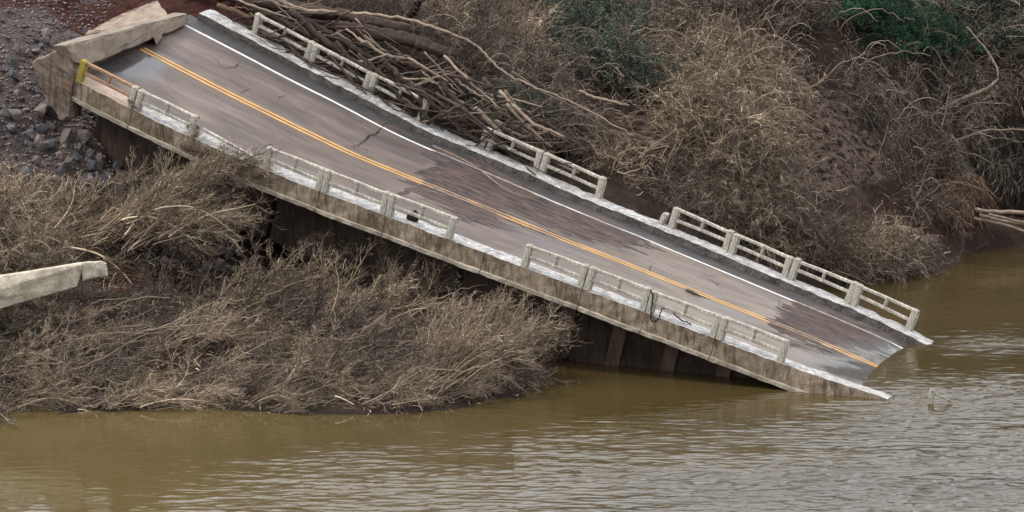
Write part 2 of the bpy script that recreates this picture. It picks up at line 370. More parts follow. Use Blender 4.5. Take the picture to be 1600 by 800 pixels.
# road material driven by masks over the deck
def road_mat():
    m, nt, b = mat('mud_filmed_asphalt'); uvn = nd(nt, 'ShaderNodeTexCoord').outputs['UV']
    n1 = noise(nt, mapping(nt, uvn, (.35, 1, 1)), .9, 7, .6, .3)
    film = ramp(nt, n1, [(.3, (.06,.043,.035)), (.5, (.118,.084,.066)), (.7, (.19,.143,.115))])
    low = mix(nt, attr(nt, 'tan'), film, ramp(nt, n1, [(.3, (.16,.128,.10)), (.7, (.27,.222,.18))]))
    asph = ramp(nt, noise(nt, uvn, 3, 6, .6), [(.35, (.018,.018,.02)), (.65, (.04,.038,.04))])
    c = mix(nt, attr(nt, 'bare'), low, asph)
    # longitudinal streaked mud deposit
    st = noise(nt, mapping(nt, uvn, (1.0, 6.5, 1)), 1.1, 6, .72, .35)
    st2 = ramp(nt, st, [(.43, (.006,.005,.004)), (.465, (.042,.023,.017)), (.55, (.078,.044,.032)), (.66, (.13,.08,.06))])
    dm = ramp(nt, math_(nt, 'ADD', attr(nt, 'deposit'), math_(nt, 'MULTIPLY', math_(nt, 'SUBTRACT', .5, st), 1.5)), [(.42, g(0)), (.5, g(1))])
    c = mix(nt, dm, c, st2)
    tr = ramp(nt, noise(nt, mapping(nt, uvn, (.25, 2.6, 1)), 1.6, 6, .7, .2), [(.36, g(.55)), (.5, g(1)), (.7, g(1.12))]); c = mix(nt, .8, c, tr, 'MULTIPLY')
    rst = ramp(nt, noise(nt, mapping(nt, uvn, (.5, 1.2, 1)), 1.2, 7, .7, .8), [(.52, g(0)), (.66, g(1))]); c = mix(nt, math_(nt, 'MULTIPLY', rst, .55), c, (.11,.062,.04))
    ck = nd(nt, 'ShaderNodeTexVoronoi', feature='DISTANCE_TO_EDGE', inp={'Scale': 1.0})
    wv = mix(nt, .12, mapping(nt, uvn, (.35, .75, 1)), nd(nt, 'ShaderNodeTexNoise', inp={'Scale': 3.}).outputs['Color'], 'ADD'); nt.links.new(wv, ck.inputs['Vector'])
    cr = ramp(nt, ck.outputs[0], [(0, g(1)), (.012, g(0))]); cm = ramp(nt, noise(nt, uvn, .55, 3, .5), [(.5, g(0)), (.58, g(1))])
    c = mix(nt, math_(nt, 'MULTIPLY', math_(nt, 'MULTIPLY', cr, cm), .7), c, (.04,.033,.03))
    sp = ramp(nt, noise(nt, mapping(nt, uvn, (1, 3, 1)), 9, 5, .8), [(.34, g(.35)), (.42, g(1))]); c = mix(nt, .7, c, sp, 'MULTIPLY')
    c = mix(nt, math_(nt, 'MULTIPLY', attr(nt, 'wet'), .6), c, (.045,.05,.06))
    nt.links.new(c, b.inputs['Base Color'])
    rr = math_(nt, 'SUBTRACT', .55, math_(nt, 'MULTIPLY', attr(nt, 'wet'), .47))
    rr = math_(nt, 'ADD', rr, math_(nt, 'MULTIPLY', attr(nt, 'deposit'), .2)); nt.links.new(rr, b.inputs['Roughness'])
    h = math_(nt, 'ADD', math_(nt, 'MULTIPLY', st, attr(nt, 'deposit')), math_(nt, 'MULTIPLY', noise(nt, uvn, 14, 5, .7), .18)); h = math_(nt, 'MULTIPLY', h, math_(nt, 'SUBTRACT', 1., attr(nt, 'wet'))); bump(nt, b, h, .9, .06)
    return m
M_ROAD = road_mat()
def line_mat(name, col):
    m, nt, b = mat(name); uvn = nd(nt, 'ShaderNodeTexCoord').outputs['UV']
    wear = ramp(nt, noise(nt, mapping(nt, uvn, (1, 4, 1)), 4, 8, .8), [(.33, g(0)), (.46, g(1))])
    f = math_(nt, 'MULTIPLY', wear, attr(nt, 'paint'))
    tint = ramp(nt, noise(nt, uvn, 1.5, 5, .6), [(.3, tuple(x*.6 for x in col)), (.7, col)])
    c = mix(nt, f, (.2,.15,.125), tint); nt.links.new(c, b.inputs['Base Color']); b.inputs['Roughness'].default_value = .6
    al = math_(nt, 'MULTIPLY', attr(nt, 'paint'), 1.0)
    al = math_(nt, 'GREATER_THAN', math_(nt, 'ADD', al, math_(nt, 'MULTIPLY', wear, .35)), .55); nt.links.new(al, b.inputs['Alpha'])
    return m
M_YEL = line_mat('worn_yellow_line_paint', (.68,.36,.085)); M_WHT = line_mat('worn_white_line_paint', (.80,.77,.72))

# ------------------------------------------------------------------ TERRAIN and WATER
def axis(parts):
    a = [np.arange(x0, x1, st) for x0, x1, st in parts]; return np.concatenate(a+[[parts[-1][1]]])
xs = axis([(-1500,-300,150),(-300,-60,20),(-60,-24,1.5),(-24,24,.14),(24,60,1.5),(60,300,20),(300,1500,150)])
ys = axis([(60,104,4),(104,112,.5),(112,158,.16),(158,175,.6),(175,240,6),(240,1600,120)])
XX, YY = np.meshgrid(xs, ys, indexing='ij'); ZZ = terr(XX, YY)
Vt = np.stack([XX.ravel(), YY.ravel(), ZZ.ravel()], 1)
tpx, tpy = proj(Vt)
def blob(cx_, cy_, rx, ry, n=.35):
    d = ((tpx-cx_)/rx)**2+((tpy-cy_)/ry)**2 + n*2*fbm(Vt[:, 0]*.6, Vt[:, 1]*.6, 3)
    return np.clip((1.15-d)*3, 0, 1)
a_red = np.maximum.reduce([blob(150,15,240,95), blob(40,130,110,70)*.5, blob(150,260,70,40)*.7, blob(1480,330,120,70)*.2])
a_mud = np.maximum.reduce([blob(1290,230,120,75), blob(1010,190,60,40)*.7, blob(930,160,80,30)*.6, blob(1400,80,80,25)*.4, blob(1240,150,50,40)])
a_gra = np.maximum.reduce([blob(30,60,90,45)*.8, blob(60,200,130,130)*.55])
a_wet = np.clip(1-(Vt[:, 2])/.5, 0, 1)
terrain = obj('terrain', mesh_np('terrain', Vt, grid_faces(len(xs), len(ys)), [M_TERR], True, attrs={'red': a_red, 'mud': a_mud, 'gravel': a_gra, 'wet': a_wet}))
tagp(terrain, kind='structure')
wx = axis([(-1500,-100,100),(-100,-24,4),(-24,26,.11),(26,100,4),(100,1500,100)]); wy = axis([(-300,80,40),(80,96,2),(96,122,.075),(122,152,.12),(152,160,1),(160,1500,60)])
WX, WY = np.meshgrid(wx, wy, indexing='ij'); Vw = np.stack([WX.ravel(), WY.ravel(), np.zeros(WX.size)], 1)
wpx, wpy = proj(np.where(Vw[:, 1:2] > 60, Vw, np.array([0, 100, 0.])))
_c = (wpx-560)/420+(wpy-720)/110+.9*fbm(Vw[:, 0]*.2, Vw[:, 1]*.25, 3)
chop = .15+.62*np.clip(_c*.4+.38, 0, 1)*np.clip((wpy-615)/90, 0, 1)+.16*np.clip((wpx-900)/500, 0, 1)
chop = chop*(1+1.7*np.clip(fbm(Vw[:, 0]*.16, Vw[:, 1]*.26, 4), -.5, .9))
rap = np.exp(-(((wpx-1540)/90)**2+((wpy-535)/16)**2))+np.exp(-(((wpx-1520)/130)**2+((wpy-615)/28)**2))+.7*np.exp(-(((wpx-1390)/90)**2+((wpy-640)/25)**2))
chop = chop+1.1*rap
shelt = np.exp(-(((wpx-1000)/260)**2+((wpy-585)/22)**2)); chop = chop*(1-.6*shelt)
wob = fbm(Vw[:, 0]*.5, Vw[:, 1]*.5, 2)*.8
def ridge(q): return 1-np.abs(q)*2.6
def rg(x, y): q = 1-np.abs(vnoise(x, y))*2; return q**2.2
hw = .5*rg(Vw[:, 0]*1.1+wob, Vw[:, 1]*2.3+Vw[:, 0]*.25)+.5*rg(Vw[:, 0]*2.0+7-wob, Vw[:, 1]*3.9-Vw[:, 0]*.4)+.5*vnoise(Vw[:, 0]*.45, Vw[:, 1]*.9)+.12*vnoise(Vw[:, 0]*2.6, Vw[:, 1]*4.2)
inr = (np.abs(Vw[:, 0]-1) < 24.5) & (Vw[:, 1] > 96.5) & (Vw[:, 1] < 151)
Vw[:, 2] = np.where(inr, (hw-.5)*.052*np.clip(chop, .04, 2), 0)
water = obj('water', mesh_np('water', Vw, grid_faces(len(wx), len(wy)), [M_WATER], True, attrs={'chop': chop, 'body_tone': np.clip(.75-(wpx-300)/900+.5*fbm(Vw[:, 0]*.08, Vw[:, 1]*.15, 3), 0, 1)}))  # body colour is darker to the right, painting in the dark reflections there
tagp(water, kind='structure')

def px_tube(name, pts, Ys, rad, m, label=None, cat=None, group=None, sides=7, parent=None, K=None, wob=.03, on=None):
    P = np.array([at_Y(x, y, Y) if on is None else on(x, y) for (x, y), Y in zip(pts, Ys)])
    return world_tube(name, P, rad, m, label, cat, group, sides, parent, K, wob)
def world_tube(name, P, rad, m, label=None, cat=None, group=None, sides=7, parent=None, K=None, wob=.03, mats=None):
    K = K or max(8, len(P)*5); t = np.linspace(0, len(P)-1, K); Q = np.stack([np.interp(t, range(len(P)), P[:, i]) for i in range(3)], 1)
    for _ in range(2): Q[1:-1] = (Q[:-2]+Q[1:-1]*2+Q[2:])/4
    Q[1:-1] += rng.normal(0, wob*.25, Q[1:-1].shape)
    r = np.interp(t, np.linspace(0, len(P)-1, len(np.atleast_1d(rad))), np.atleast_1d(rad))*(1+rng.normal(0, .05, K))
    c = Q.mean(0); V, F = tubes((Q-c)[None], r[None], sides); ctr = np.repeat(Q-c, sides, 0); nz = 1+.38*np.stack([vnoise(V[:, 0]*1.6/max(r.max(), .02)*.12+j_, np.arctan2(V[:, 2]-ctr[:, 2], V[:, 1]-ctr[:, 1])*2.2+j_) for j_ in (3,)], 1); V = ctr+(V-ctr)*nz
    # ends closed with quads fan
    n_ = len(V); V = np.concatenate([V, [Q[0]-c, Q[-1]-c]]); cap = []
    me = bpy.data.meshes.new(name); fs = F.tolist()
    for j in range(sides): fs.append((n_, (j+1) % sides, j)); fs.append((n_+1, (K-1)*sides+j, (K-1)*sides+(j+1) % sides))
    me.from_pydata(V.tolist(), [], fs); me.materials.append(m); me.update(); me.polygons.foreach_set('use_smooth', np.ones(len(me.polygons), bool))
    o = obj(name, me, parent, c if parent is None else c-np.array(parent.location))
    if label: tagp(o, label, cat, group)
    return o
# ------------------------------------------------------------------ THE FALLEN BRIDGE
bridge = empty('fallen_bridge')
tagp(bridge, 'collapsed two-lane concrete road bridge tilting down into the brown river', 'bridge')
def jitter(P, amp, f=5.):
    return P+np.stack([fbm(P[..., 0]*f+i*9.1+P[..., 2]*f, P[..., 1]*f-P[..., 2]*f*.6+i*3.3, 3) for i in range(3)], -1)*amp
def sweep(name, profile, s0, s1, mats, parent, step=.12, amp=.02, top_rule=None, sub=None):
    prof_ = []
    for i, (v, h) in enumerate(profile):
        v2, h2 = profile[(i+1) % len(profile)]; L = math.hypot(v2-v, h2-h); k = max(1, int(L/(sub or .15)))
        for j in range(k): prof_.append((v+(v2-v)*j/k, h+(h2-h)*j/k, i))
    m = len(prof_); ss = np.linspace(s0, s1, max(2, int((s1-s0)/step)+1))
    v = np.array([p[0] for p in prof_]); h = np.array([p[1] for p in prof_]); pi_ = [p[2] for p in prof_]
    P = jitter(deck(ss[:, None], v[None], h[None]), amp); ns = len(ss)
    V = P.reshape(-1, 3)
    i = np.arange(ns-1)[:, None]; j = np.arange(m)[None, :]; j2 = (j+1) % m
    F = np.stack([i*m+j, i*m+j2, (i+1)*m+j2, (i+1)*m+j], -1).reshape(-1, 4)
    mi = np.tile([top_rule[q] if top_rule else 0 for q in pi_], ns-1)
    # end caps as fans of quads
    c0 = V[:m].mean(0); c1 = V[-m:].mean(0); V = np.concatenate([V, [c0, c1]]); a = ns*m
    capf = []
    for q in range(0, m): capf.append((a, (q+1) % m, q, q)); capf.append((a+1, (ns-1)*m+q, (ns-1)*m+(q+1) % m, (ns-1)*m+(q+1) % m))
    me = bpy.data.meshes.new(name)
    faces = [tuple(f) for f in F.tolist()]+[f[:3] for f in capf]
    me.from_pydata(V.tolist(), [], faces)
    for mm in mats: me.materials.append(mm)
    me.polygons.foreach_set('material_index', np.concatenate([mi, np.zeros(len(capf))]).astype(np.int32)); me.update()
    return obj(name, me, parent)
# joints of the edge beam at the double posts
def s_of(px, py): return float(sv(on_v(px, py, 0))[0])
def s_off(px, py): return float(sv(on_v(px, py, WID))[0])
nj = [s_of(*p) for p in [(207,171),(500,299),(603,337),(757,395),(910,451),(1008,488),(1117,529)]]
fj = [s_off(*p) for p in [(486,96),(577,142),(845,268),(1000,334),(1141,393),(1234,433),(1332,473)]]
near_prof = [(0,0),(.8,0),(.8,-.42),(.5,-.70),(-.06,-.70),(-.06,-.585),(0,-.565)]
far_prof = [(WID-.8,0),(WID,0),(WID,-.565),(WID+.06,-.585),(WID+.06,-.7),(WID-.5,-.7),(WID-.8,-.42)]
cuts = [S_LEFT]+nj+[S_END-3]
for i in range(len(cuts)-1):
    top = M_RTOP if i == 0 else M_KTOP
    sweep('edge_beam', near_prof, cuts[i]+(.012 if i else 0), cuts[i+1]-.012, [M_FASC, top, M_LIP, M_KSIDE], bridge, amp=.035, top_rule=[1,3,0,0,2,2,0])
SFL = s_off(330,14)
cuts = [SFL]+fj+[s_off(1470,540)+.6]
for i in range(len(cuts)-1):
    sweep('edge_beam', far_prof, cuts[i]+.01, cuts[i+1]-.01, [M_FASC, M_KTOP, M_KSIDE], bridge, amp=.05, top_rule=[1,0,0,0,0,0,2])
# roadway with masks
ss = np.linspace(0, 1, 520); vs = np.linspace(.78, WID-.78, 150)
SS, VV = np.meshgrid(ss, vs, indexing='ij'); _k0 = skew(VV)-.25; SS = _k0+(S_END-_k0)*SS
def polymask(S, V, pts, soft=.25, jit=.35, jf=1.6, svj=(1, 1)):
    q = np.array([px_sv(*p) for p in pts]); sj = S+fbm(S*jf, V*jf*svj[1], 4)*jit*svj[0]; vj = V+fbm(S*jf+50, V*jf+9, 4)*jit*.6
    inside = np.zeros(S.shape, bool); d = np.full(S.shape, 1e9)
    for i in range(len(q)):
        a = q[i]; b = q[(i+1) % len(q)]
        c = ((a[1] > vj) != (b[1] > vj)) & (sj < (b[0]-a[0])*(vj-a[1])/(b[1]-a[1]+1e-12)+a[0]); inside ^= c
        ab = b-a; t = np.clip(((sj-a[0])*ab[0]+(vj-a[1])*ab[1])/(ab@ab), 0, 1); d = np.minimum(d, np.hypot(sj-a[0]-t*ab[0], vj-a[1]-t*ab[1]))
    return np.clip(.5+np.where(inside, d, -d)/soft, 0, 1)
def masks(S, V):
    dep = np.maximum(polymask(S, V, [(705,236),(760,262),(830,300),(945,345),(1005,372),(985,386),(920,376),(850,352),(795,333),(745,338),(700,320),(640,290)], .5, 1.1, .9, (1.6, 3)),
                     polymask(S, V, [(1255,472),(1300,490),(1400,530),(1370,548),(1290,540),(1222,524),(1212,512),(1215,495)], .3, .6, 1.3, (1.4, 3)))
    # feathered, streaky tails
    str_ = np.clip(fbm(S*.8, V*11, 4)*1.6+.62, 0, 1)
    tail = np.maximum(polymask(S, V, [(640,278),(760,262),(1010,372),(1060,400),(960,392),(840,372),(720,345),(640,305)], 1.0, .8, 1, (1.5, 3)),
                      polymask(S, V, [(1215,480),(1300,485),(1420,530),(1400,552),(1330,565),(1230,545),(1205,520)], .8, .6, 1, (1.5, 3)))
    dep = np.maximum(dep, (tail*str_ > .52)*tail*.75)
    band = 0
    for a, b, wd in (((745,252),(655,272),.16),((735,264),(668,283),.09),((760,272),(620,306),.10)):
        A_ = np.array(px_sv(*a)); B_ = np.array(px_sv(*b)); ab = B_-A_
        sj = S+fbm(S*2, V*2, 3)*.25; t = np.clip(((sj-A_[0])*ab[0]+(V-A_[1])*ab[1])/(ab@ab), 0, 1)
        d = np.hypot(sj-A_[0]-t*ab[0], V-A_[1]-t*ab[1]); band = np.maximum(band, np.clip(1-(d-wd*(1.6-t))*8, 0, 1))
    dep = np.maximum(dep, band*.8)
    vl = WID-1.95
    bare = np.clip((V-vl-.06+.05*fbm(S*2, V*2, 3))*30, 0, 1)*(1-.3*np.clip(fbm(S*.5, V*3, 4)+.3, 0, 1))
    bare = np.maximum(bare, .55*polymask(S, V, [(300,55),(420,110),(560,180),(620,215),(560,190),(430,122),(330,75)], .4))
    tan = np.clip((S+3)/9, 0, 1)*.9
    wet = np.maximum.reduce([polymask(S, V, [(130,100),(235,75),(275,95),(235,125),(190,125)], .9, .5), .55*polymask(S, V, [(600,205),(720,250),(660,262),(560,215)], .6, .5),
             polymask(S, V, [(1290,560),(1400,525),(1440,545),(1380,610),(1260,575)], 1.1, .7), .5*polymask(S, V, [(1080,455),(1130,468),(1190,500),(1150,505),(1090,480)], .7, .5),
             .45*polymask(S, V, [(780,350),(900,380),(930,410),(840,390)], .7, .5)])
    return dict(deposit=dep, bare=bare*(1-dep), tan=tan, wet=wet)
mk = masks(SS, VV)
P = deck(SS, VV, -.22+mk['deposit']*.012+.012*fbm(SS*.6, VV*.6, 3)+.02*fbm(SS*.2, VV*.3, 2))
obj('road_surface', mesh_np('road_surface', P.reshape(-1, 3), grid_faces(len(ss), len(vs))[:, ::-1], [M_ROAD], True, uv=np.stack([SS.ravel(), VV.ravel()], 1), attrs={k: v.ravel() for k, v in mk.items()}), bridge)
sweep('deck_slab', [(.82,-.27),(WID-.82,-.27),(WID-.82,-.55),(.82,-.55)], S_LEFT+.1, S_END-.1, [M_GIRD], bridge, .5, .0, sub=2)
def strip(name, v0, v1, s0, s1, m, hide=()):
    s_ = np.arange(s0, s1, .05); S, V = np.meshgrid(s_, np.array([v0, (v0+v1)/2, v1]), indexing='ij'); V = V+.012*fbm(S*.8, S*.1, 2)
    k = masks(S, V); pnt = 1-k['deposit']*.77
    for a, b in hide: pnt = pnt*(1-np.clip((S-a)*4, 0, 1)*np.clip((b-S)*4, 0, 1)*.8)
    P = deck(S, V, -.22+.012*fbm(S*.6, V*.6, 3)+.02*fbm(S*.2, V*.3, 2)+.007+k['deposit']*.012)
    return obj(name, mesh_np(name, P.reshape(-1, 3), grid_faces(len(s_), 3)[:, ::-1], [m], True, uv=np.stack([S.ravel(), V.ravel()], 1), attrs={'paint': np.clip(pnt, 0, 1).ravel()}), bridge)
yc = [px_sv(*p) for p in [(330,128),(450,192),(560,243),(1080,455),(1180,493)]]
print('yellow v', [round(q[1], 2) for q in yc], 'white v', [round(px_sv(*p)[1], 2) for p in [(330,62),(460,132),(560,182),(1080,400),(1200,450)]])
sys_v = float(np.mean([q[1] for q in yc]))
_y0 = float(skew(sys_v))+.05
strip('yellow_centre_line', sys_v-.18, sys_v-.055, _y0, S_END, M_YEL); strip('yellow_centre_line', sys_v+.055, sys_v+.18, _y0, S_END, M_YEL)
wv_ = float(np.mean([px_sv(*p)[1] for p in [(330,62),(460,132),(560,182),(1080,400),(1200,450)]]))
strip('white_edge_line', wv_-.07, wv_+.07, float(skew(wv_))+.05, S_END, M_WHT)
# cracks in the road
def crack(pts, wd=.03):
    q = np.array([px_sv(*p) for p in pts]); t = np.linspace(0, len(q)-1, len(q)*9)
    S = np.interp(t, range(len(q)), q[:, 0])+rng.normal(0, .035, len(t)); V = np.interp(t, range(len(q)), q[:, 1])+rng.normal(0, .035, len(t))
    tg = np.stack([np.gradient(S), np.gradient(V)], 1); tg /= np.linalg.norm(tg, axis=1, keepdims=True)
    w_ = wd*rng.uniform(.4, 1.3, len(t))*np.sin(np.linspace(.15, 3.0, len(t)))
    h = -.22+.012*fbm(S*.6, V*.6, 3)+.02*fbm(S*.2, V*.3, 2)+.007
    a = deck(S-tg[:, 1]*w_, V+tg[:, 0]*w_, h); b = deck(S+tg[:, 1]*w_, V-tg[:, 0]*w_, h)
    return obj('crack', mesh_np('crack', np.stack([a, b], 1).reshape(-1, 3), grid_faces(len(t), 2), [M_CRACK]), bridge)
for c in [[(553,233),(575,218),(598,203),(606,192)],[(378,148),(392,139)],[(436,158),(450,147)],[(1000,424),(1018,424),(1020,414)],[(1104,434),(1120,442),(1131,452)],
          [(368,108),(378,100)],[(1075,456),(1085,459),(1110,468)],[(528,137),(530,128)],[(330,88),(355,108),(380,105)]]: crack(c, .04 if c[0][0] in (553, 1075) else .012)
# railings
def box_deck(s, v, h, ds, dv, dh, lean=0., cap=0.):
    """one bar as 8 (or 9) corners in deck coordinates"""
    s0, s1, v0, v1 = s-ds/2, s+ds/2, v-dv/2, v+dv/2
    bot = [(s0,v0,h),(s1,v0,h),(s1,v1,h),(s0,v1,h)]; H = h+dh
    top = [(a+lean, b, H) for a, b, _ in bot]
    pts = bot+top+([(s+lean, v, H+cap)] if cap else [])
    return [deck(*p) for p in pts]
def bar(a, b, w, hgt):
    """bar between two deck points (s,v,h), rectangular section"""
    A_ = deck(*a); B_ = deck(*b); t = (B_-A_)/np.linalg.norm(B_-A_); up = deck(a[0], a[1], a[2]+1)-A_; up -= t*(up@t); up /= np.linalg.norm(up); sd = np.cross(t, up)
    return [p+sd*x*w/2+up*y*hgt/2 for p in (A_, B_) for x in (-1, 1) for y in (-1, 1)]
def panel(s0, s1, v, H0=.78, mrail=M_RAIL, mpost=(M_RAIL, M_RAIL), lab=None, posts=(1, 1), l0=0, l1=0, drop=(0, 0)):
    l0 = l0+rng.normal(0, .03); l1 = l1+rng.normal(0, .03); H0 = H0+rng.normal(0, .015)
    a, b = s0+.08, s1-.08
    base = deck((s0+s1)/2, v, 0.)
    k = rng.normal(0, .015, 8); hr = H0*.86; hb = H0*.42
    rail = hull('railing_panel', bar((a+l0, v, hr+drop[0]+k[0]), (b+l1, v, hr+drop[1]+k[1]), .12, .10), mrail, bridge, rough=.008, sub=4, bevel=.015)
    def sub_(name, pts, m, rough=.008, s=3): 
        o = hull(name, pts, m, None, rough=rough, sub=s, bevel=.015); o.parent = rail; o.location = o.location-rail.location; return o
    sub_('bottom_rail', bar((a+l0*.5, v, hb+drop[0]*.7+k[2]), (b+l1*.5, v, hb+drop[1]*.7+k[3]), .12, .10), mrail)
    m_ = (a+b)/2
    sub_('baluster', box_deck(m_, v, hb+.04+(drop[0]+drop[1])*.35, .09, .1, hr-hb-.06, .0), mrail, .004)
    if posts[0]: sub_('post', box_deck(s0+.1, v, -.02, .2, .22, H0-.03, l0, .04), mpost[0], .012)
    if posts[1]: sub_('post', box_deck(s1-.1, v, -.02, .2, .22, H0-.03, l1, .04), mpost[1], .012)
    if lab: rail['label'] = lab
    return rail
vn = .12; vf = WID-.12
gapj = .115
def sn(px): # station of a near edge pixel column
    py = np.interp(px, [p[0] for p in near_px], [p[1] for p in near_px]); return s_of(px, py)
def sf(px):
    py = np.interp(px, [p[0] for p in far_px], [p[1] for p in far_px]); return s_off(px, py)
for i, (a, b) in enumerate([(117,207),(207,300),(408,500),(500,601),(601,703),(812,910),(910,1008),(1008,1117),(1117,1222)]):
    kw = {}
    if i == 0: kw = dict(mrail=M_RRAIL, mpost=(M_YPOST, M_RAIL), lab='rust stained railing panel with yellow end post')
    panel(sn(a)+.012, sn(b)-.012, vn, **kw)
for a, b in [(398,486),(486,577),(577,664),(752,845),(845,942),(1047,1141),(1141,1234),(1234,1332),(1332,1427)]:
    panel(sf(a)+.012, sf(b)-.012, vf)
# stub of a broken post, and the long fallen rail bar in the first near gap
hull('broken_post', box_deck(sf(1036), vf, -.02, .17, .2, .42, .08), M_RAIL, bridge, .02, 3, .015)
hull('fallen_rail', bar((sn(306), vn+.1, .35), (sn(385), vn+.35, .06), .11, .09), M_RAIL, bridge, .01, 4, .015)
hull('broken_post', box_deck(sf(766), vf, -.02, .17, .2, .5, .1), M_RAIL, bridge, .02, 3, .015)
# girders, cut by joints, and cross beams
gj = [S_LEFT+.3, float(sv(on_v(448,330,1.5))[0]), float(sv(on_v(738,440,1.5))[0]), float(sv(on_v(885,510,1.5))[0]), S_END-1]
for v0 in (1.45, 8.2):
    for i in range(4):
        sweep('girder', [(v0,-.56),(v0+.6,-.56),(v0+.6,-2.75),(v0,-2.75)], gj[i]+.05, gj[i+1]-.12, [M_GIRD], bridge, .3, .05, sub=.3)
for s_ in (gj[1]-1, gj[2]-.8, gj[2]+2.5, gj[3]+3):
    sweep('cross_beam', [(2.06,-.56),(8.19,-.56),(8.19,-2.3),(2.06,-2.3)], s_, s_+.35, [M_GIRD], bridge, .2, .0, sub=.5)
# brackets on the girder face beneath the slab overhang
for s_ in np.linspace(gj[3]+.3, gj[3]+7.5, 5):
    sweep('rib', [(1.25,-.72),(1.44,-.72),(1.44,-2.74),(1.33,-2.7)], s_, s_+.45, [M_GIRDL], bridge, .2, .01, sub=.3)

for k in range(9):
    s_ = sn(1300+k*8); c_ = deck(s_, -.06+.05*math.sin(k), -.42-.05*(k % 3)); r_ = .09+.05*(k % 3)
    hull('spalled_chunk', c_+rng.normal(0, 1, (12, 3))*r_*[1, .5, .7], M_FASC if k % 2 else M_KSIDE, bridge, .02, 2, .01)
cb = world_tube('cable', np.array([deck(sn(1020)+a, b, c) for a, b, c in ((-.25,-.02,.75),(-.1,-.05,.5),(-.08,-.06,.2),(-.02,-.08,-.1),(.12,-.08,-.2),(.25,-.05,.0),(.2,.0,.3),(.45,.15,.35),(.7,.3,.1),(1.1,.4,.05))]), .022, M_CRACK, 'black cable looped over a pair of posts at centre right of the near railing', 'cable', sides=5, K=50, wob=.04)
# broken pier standing in the brush under the span
ps = float(sv(on_v(838,500,1.0))[0])
pp = [deck(ps+a, b, 0.)[:2] for a in (-.75, .75) for b in (.75, 8.8)]
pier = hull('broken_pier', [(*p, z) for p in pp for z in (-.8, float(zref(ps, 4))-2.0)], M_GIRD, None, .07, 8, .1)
tagp(pier, 'brown stained concrete pier under the middle of the fallen bridge', 'pier')

# approach slabs and wing wall at the broken end
MARKS = {}
def on_sk(px, py):
    # point of the vertical plane that stands on the skewed end of the deck
    a = deck(float(skew(0)), 0, 0)[:2]; b = deck(float(skew(9.)), 9., 0)[:2]; n_ = np.array([(b-a)[1], -(b-a)[0]]); r = ray(px, py); k = (a @ n_)/(r[:2] @ n_); return CAMP+r*k
def slab(name, quad, s, thick, m, label, cat, rough=.03):
    pts = [on_s(*p, float(sv(on_sk(*p))[0])+ds) for p, ds in quad]; back = [p-np.array([DV[0]*thick, DV[1]*thick, 0]) for p in pts]
    o = hull(name, pts+back, m, None, rough, 14, .03); return tagp(o, label, cat)
sE = S_LEFT+.9
slab('approach_slab', [((103,71),-.1),((131,66),0),((292,21),.1),((297,33),.1),((283,42),.15),((136,103),.15),((118,98),.0)], sE, .55, M_SLAB, 'long broken concrete slab lying across the top end of the fallen roadway', 'slab')
def tz(px, py, ds): return on_s(px, py, float(sv(on_sk(px, py))[0])+ds)
P4 = [tz(132,52,-.7), tz(246,0,-2.4), tz(264,26,-.9), tz(150,57,-.65), tz(188,22,-2.1)]
o = hull('tilted_slab', P4+[p+np.array([-.25, .35, -.8]) for p in P4], M_SLAB2, None, .035, 12, .03)
tagp(o, 'tan triangular concrete slab tilted up behind the long approach slab', 'slab')
wq = [(48,97),(74,84),(101,70),(113,112),(112,140),(106,186),(93,189),(74,160),(60,130)]
Yw = float(on_v(117,125,0)[1])+.3
pts = [at_Y(x, y, Yw+(x-48)*-.006) for x, y in wq]
o = hull('wing_wall', pts+[p+np.array([.35, 1.0, .02]) for p in pts], M_WING, None, .05, 14, .04)
tagp(o, 'standing concrete wing wall block with an orange rust stain beside the bridge end', 'wall')
o = hull('concrete_chunk', [tz(x, y, .35+k) for x, y in ((240,58),(252,53),(254,58),(244,70)) for k in (0, -.3)], M_SLAB, None, .01, 2, .01)
tagp(o, 'small pale concrete shard wedged under the long approach slab', 'rubble')
sod = hull('rock', [at_Y(x, y, 141+k) for x, y in ((121,-6),(149,-4),(157,20),(156,27),(143,26),(128,14)) for k in (0, .7)], M_ROCK, None, .06, 5, .05)
tagp(sod, 'large grey boulder in red earth at the top left corner', 'rock')
sod = hull('debris_lump', [deck(sn(632)+a, .45+b, c) for a in (-.14, .16) for b in (-.12, .14) for c in (0, .16)]+[deck(sn(632)+.05, .5, .42)], M_CRACK, None, .02, 3, .02)
tagp(sod, 'small black lump of debris on the near kerb behind the railing', 'debris')

# concrete pile with rebar at the left edge
YB = 117.0
face_t = [(-60,452),(130,409),(163,410)]; 
tp = [at_Y(-60,440,YB-.2), at_Y(129,409,YB+.3), at_Y(131,413,YB-.1), at_Y(-60,470,YB-.5), at_Y(-60,500,YB-.3), at_Y(120,448,YB-.05), at_Y(-60,490,YB+.9), at_Y(128,430,YB+1), at_Y(129,410,YB+.9), at_Y(-60,440,YB+.9)]
pile = hull('concrete_pile', tp, M_BEAM, None, .012, 5, .02)
tagp(pile, 'pale broken concrete pile with rusty rebar sticking out, at the left edge', 'pile')
tip = hull('broken_tip', [at_Y(*p, YB+k) for p in ((126,412),(158,408),(165,412),(168,432),(150,432),(128,440)) for k in (0, .55)], M_BEAM, None, .04, 4, .02)
tip.parent = pile; tip.location = tip.location-pile.location
for i in range(9):
    y0 = 412+i*4.4; a = (158-i*2, y0); L = rng.uniform(45, 85)
    px_tube('rebar', [a, (a[0]+L*.5, y0+rng.uniform(2, 8)), (a[0]+L, y0+rng.uniform(6, 16))], [YB+.2+i*.03]*3, .012, M_REBAR, parent=pile, sides=4, wob=.01)
